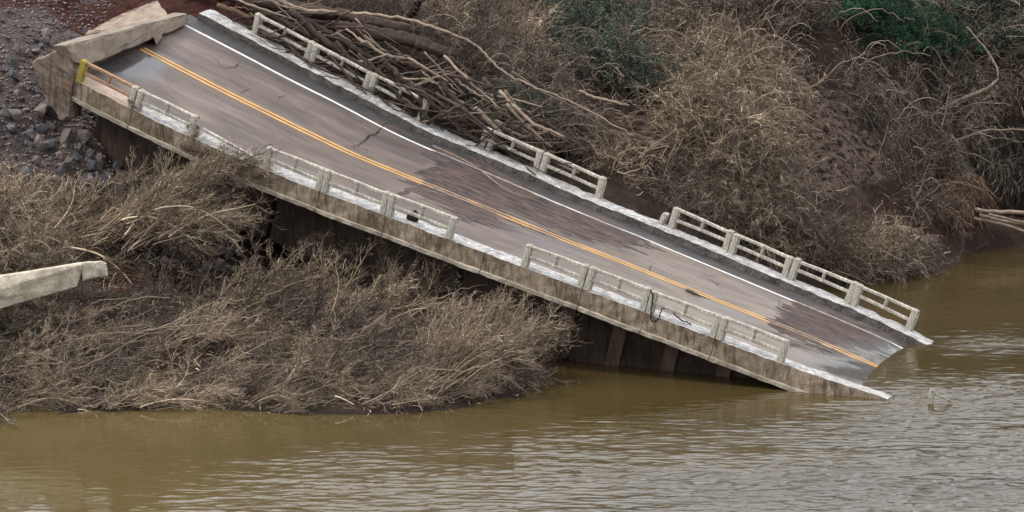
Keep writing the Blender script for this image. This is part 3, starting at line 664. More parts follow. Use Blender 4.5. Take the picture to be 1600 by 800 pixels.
for i in range(3):
    px_tube('rebar', [(188+i*2, 415+i), (191, 445), (175+i*4, 466)], [YB+.2]*3, .012, M_REBAR, parent=pile, sides=4, wob=.02)

# ------------------------------------------------------------------ LOGS AND BRANCHES
def behind(off): return lambda x, y: on_v(x, y, WID+off)
logs = [
 ('fallen_log', [(300,-14),(380,-2),(470,14),(560,30),(640,46)], (.17,.20,.22,.22,.19), 1.9, M_BARK, 'thick muddy trunk with a broken end, along the top of the debris pile', 'tree trunk'),
 ('fallen_log', [(520,38),(580,50),(640,62),(690,80),(713,86)], (.2,.24,.24,.2,.12), 1.6, M_BARK, 'thick dark trunk ending in splintered wood, second from the top of the pile', 'tree trunk'),
 ('branch', [(450,20),(480,32),(525,57),(587,95),(622,98),(660,108)], (.12,.12,.11,.09,.07,.05), .9, M_BARK, 'long smooth brown limb crossing the pile above the railing', 'branch'),
 ('branch', [(525,66),(538,80),(550,105),(570,130),(585,138),(600,152)], (.09,.08,.08,.07,.06,.05), .1, M_BARK, 'forked dark limb hooked over the far railing posts', 'branch'),
 ('branch', [(420,-10),(445,5),(480,18),(560,20),(620,26),(662,37),(705,52)], (.06,.07,.07,.06,.06,.05,.04), 1.4, M_BARKL, 'long pale limb running along the top of the debris pile', 'branch'),
 ('branch', [(550,105),(590,115),(625,126),(660,140),(700,155),(745,170)], (.08,.08,.08,.07,.06,.04), .3, M_BARK, 'brown limb lying level with the railing toward its broken end', 'branch'),
 ('branch', [(615,103),(650,108),(700,117),(730,125),(762,134)], (.07,.07,.06,.05,.03), 1.0, M_BARK, 'straight dark limb poking out of the right side of the pile', 'branch'),
 ('branch', [(655,133),(660,165),(658,190),(668,212),(677,236)], (.07,.08,.07,.06,.04), -.2, M_BARK, 'crooked dark limb hanging over the kerb onto the road', 'branch'),
 ('branch', [(700,88),(715,100),(736,116)], (.09,.08,.06), 1.4, M_BARK, 'short thick limb below the splintered trunk', 'branch'),
 ('branch', [(690,48),(742,68),(760,88),(780,108),(810,125),(850,142),(905,165),(950,190),(990,212)], (.045,.045,.045,.04,.04,.035,.03,.025,.02), 2.4, M_BARKL, 'very long thin pale branch trailing down the slope from the pile', 'branch'),
 ('branch', [(800,112),(845,142),(890,165),(930,190),(980,222)], (.045,.04,.035,.03,.02), 2.6, M_GREY, 'thin grey branch beside the long pale one on the slope', 'branch'),
 ('branch', [(905,142),(940,155),(983,165)], (.05,.05,.035), 4.0, M_BARKL, 'short straight pale stick lying on the bare slope', 'branch'),
 ('tree_trunk', [(626,44),(643,20),(668,-14)], (.16,.15,.14), 3.2, M_BARK, 'leaning dark tree trunk rising out of the top of the frame', 'tree trunk'),
 ('branch', [(340,8),(375,22),(395,28)], (.09,.09,.08), .35, M_ROOT, 'orange broken timber lying at the top of the far railing', 'branch'),
 ('branch', [(400,-8),(470,8),(520,14),(600,45)], (.05,.05,.05,.03), 2.2, M_BARK, 'thin dark limb above the thick trunk at the top', 'branch'),
 ('branch', [(560,60),(600,85),(640,92),(668,108),(700,128)], (.06,.06,.055,.05,.03), .7, M_BARKL, 'pale limb sloping through the middle of the pile', 'branch'),
 ('branch', [(640,128),(680,150),(720,160),(765,186),(800,205)], (.06,.055,.05,.04,.03), .4, M_BARKL, 'pale limb leading to the gap in the far railing', 'branch'),
 ('branch', [(735,168),(770,188),(795,205),(820,235),(845,262)], (.06,.055,.05,.04,.03), .3, M_BARK, 'dark limb draped down onto the far railing', 'branch'),
 ('fallen_log', [(462,22),(505,62),(560,100),(592,118)], (.10,.12,.10,.07), .45, M_BARK, 'dark limb crossing the tops of the second pair of far posts', 'branch'),
 ('fallen_log', [(596,92),(640,132),(700,186),(748,222)], (.11,.12,.10,.07), .25, M_BARK, 'dark limb lying along the broken end of the far railing', 'branch'),
 ('fallen_log', [(688,128),(722,168),(764,212),(800,232)], (.09,.09,.08,.05), .15, M_BARK, 'dark limb dropping over the gap in the far railing', 'branch'),
 ('fallen_log', [(742,168),(800,222),(856,250),(905,270)], (.08,.08,.06,.04), .2, M_BARKL, 'pale limb lying across the short far railing run', 'branch'),
 ('fallen_log', [(560,84),(600,120),(640,172),(652,196)], (.07,.08,.07,.05), -.15, M_BARK, 'dark crooked limb hanging over the third far railing panel', 'branch'),
 ('fallen_log', [(360,-6),(420,22),(470,48),(500,70)], (.09,.10,.08,.06), .5, M_BARK, 'dark limb behind the topmost far posts', 'branch'),
]
for nme, pts, rad, off, m, lab, cat in logs:
    px_tube(nme, pts, [0]*len(pts), rad, m, lab, cat, on=behind(off), sides=14 if rad[0] > .1 else 9, K=46 if rad[0] > .1 else None, wob=.08)
# branch trailing on the road
q = [px_sv(*p) for p in [(677,236),(707,250),(740,262),(760,277),(775,290),(797,304),(820,312),(845,314)]]
world_tube('branch', np.array([deck(s, v, -.12+.08*(i < 2)) for i, (s, v) in enumerate(q)]), (.03,.026,.022,.018,.014,.01), M_BARKL, 'thin bent branch lying on the muddy roadway', 'branch', sides=6, K=30, wob=.02)
q = [px_sv(*p) for p in [(1073,455),(1085,460),(1098,466)]]
world_tube('stick', np.array([deck(s, v, -.17) for s, v in q]), (.03,.05,.02), M_DARK, 'short black stick lying near the yellow lines', 'stick', sides=6, K=10)
MARKS['pile'] = [(430,30,'at the top post'),(500,60,'under the thick trunk'),(560,95,'by the second pair of posts'),(540,10,'above the thick trunk'),(620,130,'behind the third pair of posts'),(640,90,'right of the splintered trunk'),(690,160,'where the railing breaks off'),(760,200,'at the low right end of the pile'),(740,140,'on the upper right fringe'),(810,240,'above the fallen rails')]
def where(key, a, b):
    L = MARKS[key]; return min(L, key=lambda m: ((m[0]-a)/1.6)**2+(m[1]-b)**2)[2]
# many smaller limbs of the pile
for i in range(270):
    t = rng.random(); cx_ = 370+t*500; cyl = 30+t*205+rng.uniform(-75, 14)*(1-.35*t); L = rng.uniform(40, 130)
    a = math.atan(rng.normal(.42, .42)); off = rng.uniform(.1, 2.2) if i % 3 else rng.uniform(-.45, .35); cyl = cyl if i % 3 else 40+t*225+rng.uniform(-20, 14)
    if rng.random() < .2: a = -a*.8
    p = [(cx_-math.cos(a)*L/2, cyl-math.sin(a)*L/2), (cx_, cyl+rng.normal(0, 9)), (cx_+math.cos(a)*L/2, cyl+math.sin(a)*L/2)]
    r0 = .014+.065*rng.random()**2.2; pp_ = np.array([on_v(x, y, WID+off+rng.normal(0, .3)) for x, y in p])
    g_ = terr(pp_[:, 0], pp_[:, 1]); pp_[:, 2] = np.maximum(pp_[:, 2], np.minimum(g_+.05, pp_[:, 2]+.6)); sq, vq = sv(pp_); pp_[:, 2] = np.where(vq < WID+.1, np.maximum(pp_[:, 2], zref(sq, vq)+.05), pp_[:, 2])
    world_tube('branch', pp_, (r0, r0*.8, r0*.4), (M_BARK, M_BARKL, M_BARK)[i % 3], ('thick ' if r0 > .035 else 'thin ')+('pale' if i % 3 == 1 else 'dark')+' broken branch in the debris pile '+where('pile', cx_, cyl), 'branch', 'branches in the debris pile '+where('pile', cx_, cyl), sides=5, K=12, wob=.07)
# poles at the right edge
for i, (p, r0, l) in enumerate([([(1523,328),(1560,331),(1680,335)], .075, 'uppermost'), ([(1530,336),(1570,346),(1680,362)], .065, 'second'), ([(1522,341),(1575,352),(1680,392)], .06, 'lowest'), ([(1545,335),(1600,348),(1680,350)], .05, 'thinnest')]):
    px_tube('pole', p, [145.6-i*.12]*3, r0, M_BARKL, f'pale bare pole at the right edge above the water, {l} of the bundle', 'pole', sides=7)
px_tube('bare_tree_limb', [(1455,180),(1500,155),(1540,140),(1560,125),(1558,105),(1540,75),(1510,42)], [150,150.2,150.5,150.8,151,151.5,152], (.08,.075,.07,.05,.045,.035,.03), M_BARKL, 'pale curved bare limb arching over the dark hollow at upper right', 'branch', wob=.04)
px_tube('bare_tree_limb', [(1470,226),(1500,218),(1540,203),(1600,202),(1680,215)], [148.5,148.6,149,149.5,150], (.05,.05,.045,.04,.03), M_BARKL, 'pale limb reaching level toward the right edge', 'branch', wob=.04)
px_tube('bare_tree_limb', [(1312,255),(1325,243),(1338,237),(1352,242)], [146,146,146,146.2], (.045,.05,.05,.03), M_BARKL, 'short forked pale limb standing on the eroded mud', 'branch', wob=.02)
px_tube('bare_tree_limb', [(1258,170),(1266,135),(1274,110),(1290,85)], [148.5,148.7,148.9,149], (.06,.06,.05,.04), M_BARK, 'slim dark trunk standing on the bare earth at upper right', 'branch', wob=.03)
px_tube('bare_tree_limb', [(1035,200),(1042,170),(1060,140),(1090,115),(1130,100)], [141,141,141.3,141.6,142], (.05,.05,.045,.035,.02), M_BARKL, 'pale curved stem at the left side of the tan bush', 'branch', wob=.03)

# ------------------------------------------------------------------ SHRUB PROTOTYPES
def norm(a): return a/(np.linalg.norm(a, axis=-1, keepdims=True)+1e-9)
def grow(base, d0, length, k, bend, jit, curl=0.):
    n_ = len(base); P = np.zeros((n_, k, 3)); P[:, 0] = base; d = norm(d0); step = (np.asarray(length)/(k-1))[:, None]
    cv = rng.normal(0, curl, (n_, 3))
    for j in range(1, k):
        d = norm(d+np.asarray(bend)*step+cv*step+rng.normal(0, jit, (n_, 3))); P[:, j] = P[:, j-1]+d*step
    return P
def twigs(P, per, lr, k, spread, bend, jit, tmin=.25):
    n_, kk, _ = P.shape; idx = np.repeat(np.arange(n_), per); t = rng.uniform(tmin, 1, len(idx))*(kk-1); j = np.minimum(t.astype(int), kk-2); f = (t-j)[:, None]
    base = P[idx, j]*(1-f)+P[idx, j+1]*f; d = norm(P[idx, j+1]-P[idx, j])+rng.normal(0, spread, (len(idx), 3))
    return grow(base, d, rng.uniform(lr*.4, lr, len(idx)), k, bend, jit)
def rad(P, r0, r1): n_, k, _ = P.shape; return np.linspace(r0, r1, k)[None]*rng.uniform(.6, 1.4, (n_, 1))
def proto(kind, m, **kw):
    G = lambda n_, s: rng.normal(0, s, (n_, 3))
    if kind == 'combed':
        n_ = 13; b = G(n_, 1)*[.8, .6, .1]; el = rng.uniform(.1, .6); d = np.array([1, .05, el])+G(n_, .18); A1 = grow(b, d, rng.uniform(2.2, 5.0, n_), 12, (0, 0, -.10), .06, .15)
        A2 = twigs(A1, 13, 1.2, 7, .32, (.12, 0, -.05), .10, .35); A3 = twigs(A2, 6, .5, 4, .5, (.2, 0, .0), .2, .1); A4 = twigs(A3[::2], 3, .2, 3, .8, (0, 0, 0), .2, .1)
        parts = [tubes(A1, rad(A1, .036, .010), 4), tubes(A2, rad(A2, .013, .005), 3), tubes(A3, rad(A3, .008, .004), 2), tubes(A4, rad(A4, .007, .004), 2)]
    elif kind == 'arch':
        n_ = 45; b = G(n_, 1)*[.5, .4, .1]; d = np.array([0, -.15, 1.2])+G(n_, .55); A1 = grow(b, d, rng.uniform(1.8, 4.2, n_), 12, (0, -.05, -.5), .05, .12)
        A2 = twigs(A1, 11, .8, 5, .5, (0, 0, -.7), .2); A3 = twigs(A2, 4, .35, 3, .7, (0, 0, -.5), .2, .1)
        parts = [tubes(A1, rad(A1, .024, .010)), tubes(A2, rad(A2, .013, .006), 3), tubes(A3, rad(A3, .009, .004), 2)]
    elif kind == 'tangle':
        n_ = 50; b = G(n_, 1)*[1.0, .8, .15]; d = np.array([.25, -.2, .35])+G(n_, .55); A1 = grow(b, d, rng.uniform(1.2, 3.6, n_), 11, (0, 0, -.3), .10, .35)
        A2 = twigs(A1, 10, 1.0, 6, .55, (0, 0, -.2), .14); A3 = twigs(A2, 4, .3, 3, .9, (0, 0, 0), .2, .1)
        parts = [tubes(A1, rad(A1, .022, .009)), tubes(A2, rad(A2, .012, .006), 3), tubes(A3, rad(A3, .009, .004), 2)]
    elif kind == 'hang':
        n_ = 70; b = np.stack([rng.uniform(-.9, .9, n_), rng.uniform(-.2, .2, n_), rng.uniform(-.1, .2, n_)], 1); d = np.array([0, -.55, -.3])+G(n_, .3)
        A1 = grow(b, d, rng.uniform(.8, 2.6, n_), 9, (0, 0, -.9), .12, .25); A2 = twigs(A1, 5, .6, 5, .35, (0, 0, -1), .15)
        parts = [tubes(A1, rad(A1, .024, .010)), tubes(A2, rad(A2, .014, .007), 3)]
    elif kind == 'straw':
        n_ = 900; b = np.stack([rng.uniform(-1, 1, n_), rng.uniform(-.9, .9, n_), rng.uniform(-.05, .15, n_)], 1); d = np.array([.5, -.1, .55])+G(n_, .5)
        A1 = grow(b, d, rng.uniform(.3, 1.0, n_), 5, (.2, 0, -.5), .25, .3); A2 = twigs(A1, 2, .25, 3, .8, (0, 0, 0), .2)
        parts = [tubes(A1, rad(A1, .013, .005), 2), tubes(A2, rad(A2, .009, .005), 2)]
    V, F = join(parts)
    return mesh_np(kind, V, F, [m])
def leafy(m, mstem):
    n_ = 50; b = rng.normal(0, 1, (n_, 3))*[.7, .6, .1]; d = np.array([.1, -.3, .6])+rng.normal(0, .5, (n_, 3)); A1 = grow(b, d, rng.uniform(.6, 1.5, n_), 7, (0, 0, -.4), .2, .4)
    A2 = twigs(A1, 7, .5, 4, .6, (0, 0, -.2), .2); V, F = join([tubes(A1, rad(A1, .018, .009)), tubes(A2, rad(A2, .011, .005), 2)])
    nl = 3600; i = rng.integers(0, len(A2), nl); t = rng.random(nl)[:, None]; c = A2[i, 1]*(1-t)+A2[i, 3]*t+rng.normal(0, .06, (nl, 3))
    u = norm(rng.normal(0, 1, (nl, 3))); w_ = norm(np.cross(u, rng.normal(0, 1, (nl, 3)))); L = rng.uniform(.04, .08, nl)[:, None]
    LV = np.stack([c-u*L, c+w_*L*.45, c+u*L, c-w_*L*.45], 1).reshape(-1, 3); LF = np.arange(nl*4).reshape(-1, 4)
    nf = len(F); V2, F2 = join([(V, F), (LV, LF)])
    return mesh_np('leafy', V2, F2, [mstem, m], mat_idx=np.r_[np.zeros(nf), np.ones(nl)])
def protos(kind, m, n): return [proto(kind, m) for _ in range(n)]
PR = dict(combedd=protos('combed', M_DARK, 2), combed=protos('combed', M_TAN, 7), combedg=protos('combed', M_GREY, 3), arch=protos('arch', M_TAN, 3), archg=protos('arch', M_GREY, 4), tangle=protos('tangle', M_GREY, 5), tangled=protos('tangle', M_DARK, 3),
          tanglet=protos('tangle', M_TAN, 3), hang=protos('hang', M_GREY, 3), hang_shade=protos('hang', M_DARK, 2), hangr=protos('hang', M_ROOT, 2), straw=protos('straw', M_TAN, 3), strawg=protos('straw', M_GREY, 3), leafy=[leafy(M_GRN, M_GREY) for _ in range(3)], leafyd=[leafy(M_GRN2, M_DARK) for _ in range(2)])

def in_poly(px, py, poly):
    c = False; n_ = len(poly)
    for i in range(n_):
        x1, y1 = poly[i]; x2, y2 = poly[(i+1) % n_]
        if (y1 > py) != (y2 > py) and px < (x2-x1)*(py-y1)/(y2-y1)+x1: c = not c
    return c
def deck_free(P, margin=.3):
    s_, v_ = sv(P); return not (v_ > -margin and v_ < WID+margin*.5 and s_ > S_LEFT-.2 and s_ < S_END)
MUD = [(1165,105),(1260,125),(1350,195),(1405,290),(1395,360),(1350,395),(1280,385),(1220,340),(1180,250)]
CAVE = [(1455,330),(1500,255),(1570,215),(1640,210),(1640,395),(1440,395)]
BARE2 = [(900,140),(1050,150),(1070,250),(1000,275),(910,215)]
HOLLOW = [(170,355),(250,350),(400,370),(425,430),(385,475),(200,475)]
PILE = [(-60,395),(270,400),(270,465),(60,510),(-60,525)]
def where(key, a, b):
    L = MARKS[key]; return min(L, key=lambda m: ((m[0]-a)/1.6)**2+(m[1]-b)**2)[2]
def scatter(poly, spacing, kinds, name, label, cat, group, rz=(0, 6.28), sc_=(.8, 1.2), dz=0., tilt=.15, free=True, zmin=.02, excl=(), thin=0., pitch=0.):
    xs_ = [p[0] for p in poly]; ys_ = [p[1] for p in poly]; pts = []
    y = min(ys_)
    while y < max(ys_):
        x = min(xs_)
        while x < max(xs_):
            a, b = x+rng.uniform(-.45, .45)*spacing[0], y+rng.uniform(-.45, .45)*spacing[1]
            if in_poly(a, b, poly) and not any(in_poly(a, b, e) for e in excl): pts.append((a, b))
            x += spacing[0]
        y += spacing[1]
    H = hit_terrain(pts); n_ = 0
    for P, (a, b) in zip(H, pts):
        if rng.random() < thin or np.isnan(P[0]) or P[2] < zmin or (free and not deck_free(P)): continue
        k = kinds[rng.integers(len(kinds))]; me = PR[k][rng.integers(len(PR[k]))]
        o = obj(name, me); o.location = (P[0], P[1], P[2]+dz); o.rotation_euler = (rng.normal(0, tilt), rng.normal(pitch, tilt), rng.uniform(*rz)); s = rng.uniform(*sc_); o.scale = (s, s, s*rng.uniform(.85, 1.1))
        tagp(o, ('large ' if s > sc_[0]+.68*(sc_[1]-sc_[0]) else 'small ' if s < sc_[0]+.32*(sc_[1]-sc_[0]) else '')+label+' '+where(name if name != 'leafless_shrub' else group, a, b), cat, group+' '+where(name if name != 'leafless_shrub' else group, a, b)); n_ += 1
    return n_
cnt = {}
MARKS.update(flattened_shrub=[(30,560,'by the left water edge'),(200,500,'below the rocky hollow'),(330,600,'at the water left of centre'),(420,460,'in front of the dark girder'),(560,480,'under the kerb joints'),(560,600,'along the waterline at centre'),(700,540,'below the pier'),(820,560,'at the right tip of the bank')],
 leaning_shrub=[(120,380,'left of the hollow'),(210,350,'right by the grass tuft')],
 dry_grass_mat=[(20,320,'beside the left edge'),(120,330,'under the rubble'),(30,410,'directly above the broken pile'),(140,410,'at the tip of the broken pile')])
MARKS['brush behind the far railing'] = [(720,80,'next to the splintered logs'),(780,190,'below the long pale branch'),(850,120,'left of the green vines'),(900,240,'behind the short railing run'),(960,180,'on the bare slope'),(1050,60,'above the tan dome'),(1020,290,'at the railing gap'),(1150,380,'behind the right railing run')]
MARKS['brush along the top of the far bank'] = [(700,10,'above the leaning trunk'),(850,20,'above the mid slope vines'),(1030,30,'over the tan dome'),(1200,50,'left of the deep green vines'),(1400,80,'under the deep green vines'),(1560,60,'in the top right corner')]
MARKS['dry_vine_bush'] = [(1090,140,'at the crown of the dome'),(1170,170,'beside the bare mud'),(1100,260,'at the foot of the dome'),(1200,290,'against the mud ledge'),(1120,350,'near the railing gap'),(1240,380,'behind the middle posts'),(1380,420,'by the water')]
MARKS['hanging_vine_bush'] = [(1410,180,'right of the slim dark trunk'),(1500,150,'under the curved pale limb'),(1600,150,'touching the right edge'),(1420,300,'right of the mud ledge'),(1520,290,'over the root curtain'),(1600,280,'above the bundle of poles')]
MARKS['root_curtain'] = [(1500,330,'beside the pole bundle')]
MARKS['leafy_vine'] = [(900,60,'on its left'),(1040,140,'on its right'),(1330,30,'on its left side'),(1440,80,'on its right side'),(800,200,'low down'),(1560,40,'at the frame corner')]
MARKS['dead_brush_clump'] = [(400,10,'at the top'),(500,50,'beneath the thick trunk'),(600,100,'in the middle'),(700,150,'at the fallen rails'),(800,215,'at its right end')]
cnt['front'] = scatter([(150,470),(330,450),(430,425),(560,450),(620,490),(690,520),(760,560),(770,622),(700,636),(500,642),(300,650),(0,660),(-60,660),(-60,525),(60,510)], (33,14), ['combed','combed','combedg','combed','combedd','tangle'],
    'flattened_shrub', 'dead tan shrub combed flat by the flood', 'shrub', 'flattened shrubs in the foreground', rz=(-.35,.5), sc_=(.26,.66), tilt=.14, excl=(HOLLOW, PILE, [(-60,500),(240,480),(210,535),(-60,560)], [(380,455),(500,440),(560,470),(520,500),(420,500)], [(200,560),(330,545),(360,590),(240,610)], [(560,520),(640,500),(660,540),(590,560)], [(20,560),(110,560),(100,600),(20,600)]), thin=.36)
cnt['tip'] = scatter([(640,560),(730,545),(780,570),(770,600),(660,610)], (26,12), ['combed'], 'flattened_shrub', 'tall dead shrub leaning up toward the kerb', 'shrub', 'leaning shrubs at the bank tip', rz=(-.2,.5), sc_=(.5,.72), tilt=.06, pitch=-.42)
cnt['mid'] = scatter([(370,455),(520,455),(640,495),(620,525),(400,500)], (34,18), ['combed'], 'flattened_shrub', 'tall dead shrub rising in front of the girder', 'shrub', 'tall shrubs before the girder', rz=(-.1,.6), sc_=(.5,.78), tilt=.08, pitch=-.24, thin=.15)
cnt['leftfan'] = scatter([(60,370),(170,330),(215,345),(190,380),(120,400)], (30,20), ['combed'], 'leaning_shrub', 'dead shrub fanning up toward the deck', 'shrub', 'fanned shrubs', rz=(-.1,.35), sc_=(.6,.9), tilt=.08, excl=(PILE,))
cnt['straw'] = scatter([(-40,312),(90,325),(170,345),(165,400),(60,430),(-40,440)], (30,18), ['straw','tanglet','strawg'], 'dry_grass_mat', 'mat of dry straw', 'grass', 'straw mats', sc_=(.4,.7))
cnt['pile'] = scatter([(-40,470),(200,430),(270,470),(150,500),(-40,530)], (26,14), ['straw','tangled','strawg'], 'dry_grass_mat', 'low mat of dry straw', 'grass', 'straw mats', sc_=(.25,.4))
cnt['rail'] = scatter([(690,30),(1000,20),(1150,60),(1180,260),(1260,360),(1300,420),(1200,400),(1060,330),(960,270),(850,240),(760,190),(660,120)], (33,20), ['tangle','archg','tangle','strawg','tanglet'],
    'leafless_shrub', 'leafless grey brown brush', 'shrub', 'brush behind the far railing', sc_=(.38,.75), excl=(MUD, BARE2), thin=.45)
cnt['top'] = scatter([(640,-30),(1640,-30),(1640,130),(1400,120),(1200,60),(1000,20),(700,30)], (44,22), ['tangle','archg','strawg','tangled'],
    'leafless_shrub', 'dark leafless brush', 'shrub', 'brush along the top of the far bank', sc_=(.5,.95), excl=(MUD,), thin=.38)
cnt['dome'] = scatter([(1050,120),(1120,90),(1170,120),(1200,230),(1230,310),(1130,310),(1060,240)], (30,22), ['arch','arch','tanglet'],
    'dry_vine_bush', 'tan arching dry vines', 'bush', 'tan dome of vines', sc_=(.5,.85), excl=(MUD,))
cnt['low'] = scatter([(1050,330),(1130,300),(1260,340),(1330,370),(1400,395),(1440,430),(1390,445),(1300,430),(1180,390)], (36,18), ['arch','archg','tanglet'],
    'dry_vine_bush', 'pale arching dry vines low on the bank', 'bush', 'vines behind the right railing', sc_=(.35,.6), excl=(MUD,))
cnt['right'] = scatter([(1370,120),(1640,120),(1640,320),(1540,290),(1450,400),(1390,345),(1370,230),(1330,160)], (40,26), ['archg','hang','tangle','hang'],
    'hanging_vine_bush', 'grey bare vines on the steep bank', 'bush', 'hanging vines', rz=(-.6,.6), sc_=(.4,.85), excl=(MUD, CAVE), thin=.3)
cnt['cave'] = scatter([(1490,215),(1640,205),(1640,300),(1560,290),(1500,270)], (26,20), ['hang_shade','hang'],  # dark twig colour stands in for the shade of the hollow
    'hanging_vine_bush', 'shade-dark bare vines trailing over the hollow', 'bush', 'dark hanging vines', rz=(-.5,.5), sc_=(.5,.8))
cnt['root'] = scatter([(1470,320),(1525,310),(1530,350),(1475,360)], (13,16), ['hangr'], 'root_curtain', 'curtain of orange brown roots dropping to the water', 'roots', 'root curtains', rz=(-.3,.3), sc_=(.45,.65), dz=.9)
cnt['g1'] = scatter([(860,40),(960,30),(1000,110),(1090,120),(1070,160),(990,165),(900,130)], (22,14), ['leafy'], 'leafy_vine', 'dusty green vine of the mid slope patch', 'vine', 'dusty green vines mid slope', sc_=(.5,.75), dz=.5, thin=.5)
cnt['g2'] = scatter([(1310,45),(1390,35),(1490,100),(1480,135),(1420,125),(1330,85)], (22,14), ['leafyd'], 'leafy_vine', 'deep green vine of the upper right patch', 'vine', 'deep green vines upper right', sc_=(.5,.7), dz=.9, thin=.35)
cnt['g3'] = scatter([(740,170),(850,150),(880,210),(800,240)], (28,16), ['leafy'], 'leafy_vine', 'dusty green vine beside the debris pile', 'vine', 'green vines beside the debris pile', sc_=(.45,.65), dz=.2)
cnt['g4'] = scatter([(1480,-10),(1640,-10),(1640,110),(1500,90)], (36,20), ['leafy'], 'leafy_vine', 'dull green vine of the corner patch', 'vine', 'green vines in the top right corner', sc_=(.6,.8), dz=.4)
cnt['debris'] = scatter([(330,-10),(650,-20),(760,120),(850,235),(700,170),(560,100),(400,10)], (34,18), ['tangled','tangle','tangled'],
    'dead_brush_clump', 'muddy clump of dead twigs in the debris pile', 'brush', 'twig clumps in the debris pile', sc_=(.3,.55))
# long bare vines arching over the far bank
for i in range(210):
    x = rng.uniform(820, 1590); y = rng.uniform(20, 330) if x > 1150 else rng.uniform(10, 200+.35*(x-820)); 
    if in_poly(x, y, MUD) or (x < 1400 and y > 300): continue
    P = hit_terrain([(x, y)])[0]
    if np.isnan(P[0]): continue
    a = rng.uniform(-1, 1); L = rng.uniform(1.2, 3.2); h = rng.uniform(.5, 1.5); dx = L*rng.choice([-1, 1])*rng.uniform(.4, 1); tq = np.linspace(0, 1, 5)
    Q = np.stack([P[0]+dx*tq, P[1]-.5*tq-.3*a*tq**2, P[2]+.1+h*np.sin(tq*rng.uniform(1.8, 3.0))], 1); Q[:, 2] = np.maximum(Q[:, 2], terq(Q[:, 0], Q[:, 1])+.1)
    wz = 'over the tan dome' if 1040 < x < 1190 else 'left of the tan dome' if x <= 1040 else 'around the bare mud' if x < 1380 else 'on the steep bank at right'
    world_tube('bare_vine', Q, (.028, .022, .012), (M_BARKL, M_GREY, M_BARKL)[i % 3], 'long thin bare vine arching '+wz, 'vine', 'bare vines '+wz, sides=4, K=14, wob=.12)
# brush caught on the near railing at the left, resting on kerb and fascia
for i in range(17):
    s_ = sn(rng.uniform(282, 412)); o = obj('caught_brush', PR[('straw','straw','tanglet')[i % 3]][i % 3]); P = deck(s_, rng.uniform(-.5, .5), rng.uniform(-.7, 0))
    o.location = P; o.rotation_euler = (rng.normal(0, .3), rng.uniform(-.2, .5), rng.uniform(-.6, .9)); o.scale = [rng.uniform(.22, .38)]*3
    tagp(o, 'dry brush snagged on the near kerb where the railing is missing', 'brush', 'brush snagged on the near kerb')
for i in range(10):
    px_ = rng.uniform(230, 330); P = at_Y(px_, rng.uniform(270, 350), 124.5-i*.15); o = obj('leaning_shrub', PR['combed'][i % 5]); g0 = float(terr(P[0], P[1]))
    o.location = (P[0]-1.2, P[1], max(g0, P[2]-.7)); o.rotation_euler = (0, rng.uniform(-.35, -.05), rng.uniform(-.2, .3)); o.scale = [rng.uniform(.55, .75)]*3
    tagp(o, 'tan dead shrub sweeping up to the kerb '+('under the broken railing end' if px_ < 280 else 'where the dark girder emerges'), 'shrub', 'shrubs reaching the near kerb '+('left' if px_ < 280 else 'right'))
for i in range(55):
    x = rng.uniform(-20, 720); y = rng.uniform(500, 630)
    P = hit_terrain([(x, y)])[0]
    if np.isnan(P[0]): continue
    L = rng.uniform(1.5, 4.2); e = rng.uniform(.05, .6); tq = np.linspace(0, 1, 6)
    Q = np.stack([P[0]+L*tq*math.cos(e), P[1]+.5*rng.normal()*tq, P[2]+.25+L*math.sin(e)*tq-.35*tq**2*L*.3+.12*np.sin(tq*6+i)], 1); Q[:, 2] = np.maximum(Q[:, 2], np.maximum(terq(Q[:, 0], Q[:, 1]), 0)+.15)
    wz = 'by the left water edge' if x < 160 else 'left of centre' if x < 400 else 'in front of the girder' if x < 620 else 'near the bank tip'
    world_tube('driftwood_branch', Q, (.03, .022, .01), (M_BARKL, M_TAN)[i % 2], 'long pale bare stem swept over the flattened brush '+wz, 'branch', 'pale stems '+wz, sides=5, K=20, wob=.10)
for k, (x, y) in enumerate(((207, 160), (212, 170), (302, 200), (306, 212))):
    P = on_v(x, y, .1); o = obj('caught_straw', PR['straw'][k % 3]); o.location = P; o.scale = [.17]*3; o.rotation_euler = (.3*k, .4, k*1.3)
    tagp(o, 'grey straw tuft wrapped round the '+('first pair of near posts' if k < 2 else 'last post before the missing railing'), 'brush', 'straw on the posts '+('first' if k < 2 else 'last'))
print('scatter', cnt)

# ------------------------------------------------------------------ ROCKS
def rock_mesh(m):
    bm = bmesh.new()
    for p in rng.normal(0, 1, (16, 3)):
        p = p/np.linalg.norm(p)*rng.uniform(.8, 1.1); bm.verts.new((p[0], p[1]*.8, p[2]*.6))
    bmesh.ops.convex_hull(bm, input=bm.verts[:]); bmesh.ops.delete(bm, geom=[v for v in bm.verts if not v.link_faces], context='VERTS')
    me = bpy.data.meshes.new('rock'); bm.to_mesh(me); bm.free(); me.materials.append(m); return me
RK = [rock_mesh(m) for m in (M_ROCK, M_ROCK, M_ROCK, M_ROCKB, M_ROCKB)]
def rocks(poly, n_, size, label, group, extra=()):
    pts = []
    x0, x1 = min(p[0] for p in poly), max(p[0] for p in poly); y0, y1 = min(p[1] for p in poly), max(p[1] for p in poly)
    while len(pts) < n_:
        a, b = rng.uniform(x0, x1), rng.uniform(y0, y1)
        if in_poly(a, b, poly): pts.append((a, b))
    for P, (a, b) in zip(hit_terrain(pts), pts):
        if np.isnan(P[0]): continue
        r_ = size[0]*(size[1]/size[0])**(rng.random()**1.6); o = obj('rock', RK[rng.integers(5)]); o.location = P+np.array([0, 0, r_*.25]); o.scale = (r_*rng.uniform(.8, 1.3), r_, r_*rng.uniform(.7, 1.1)); o.rotation_euler = tuple(rng.uniform(0, 6.28, 3))
        tagp(o, ('larger ' if r_ > .18 else 'smaller ')+label+', '+rl(a, b), 'rock', group+', '+rl(a, b))
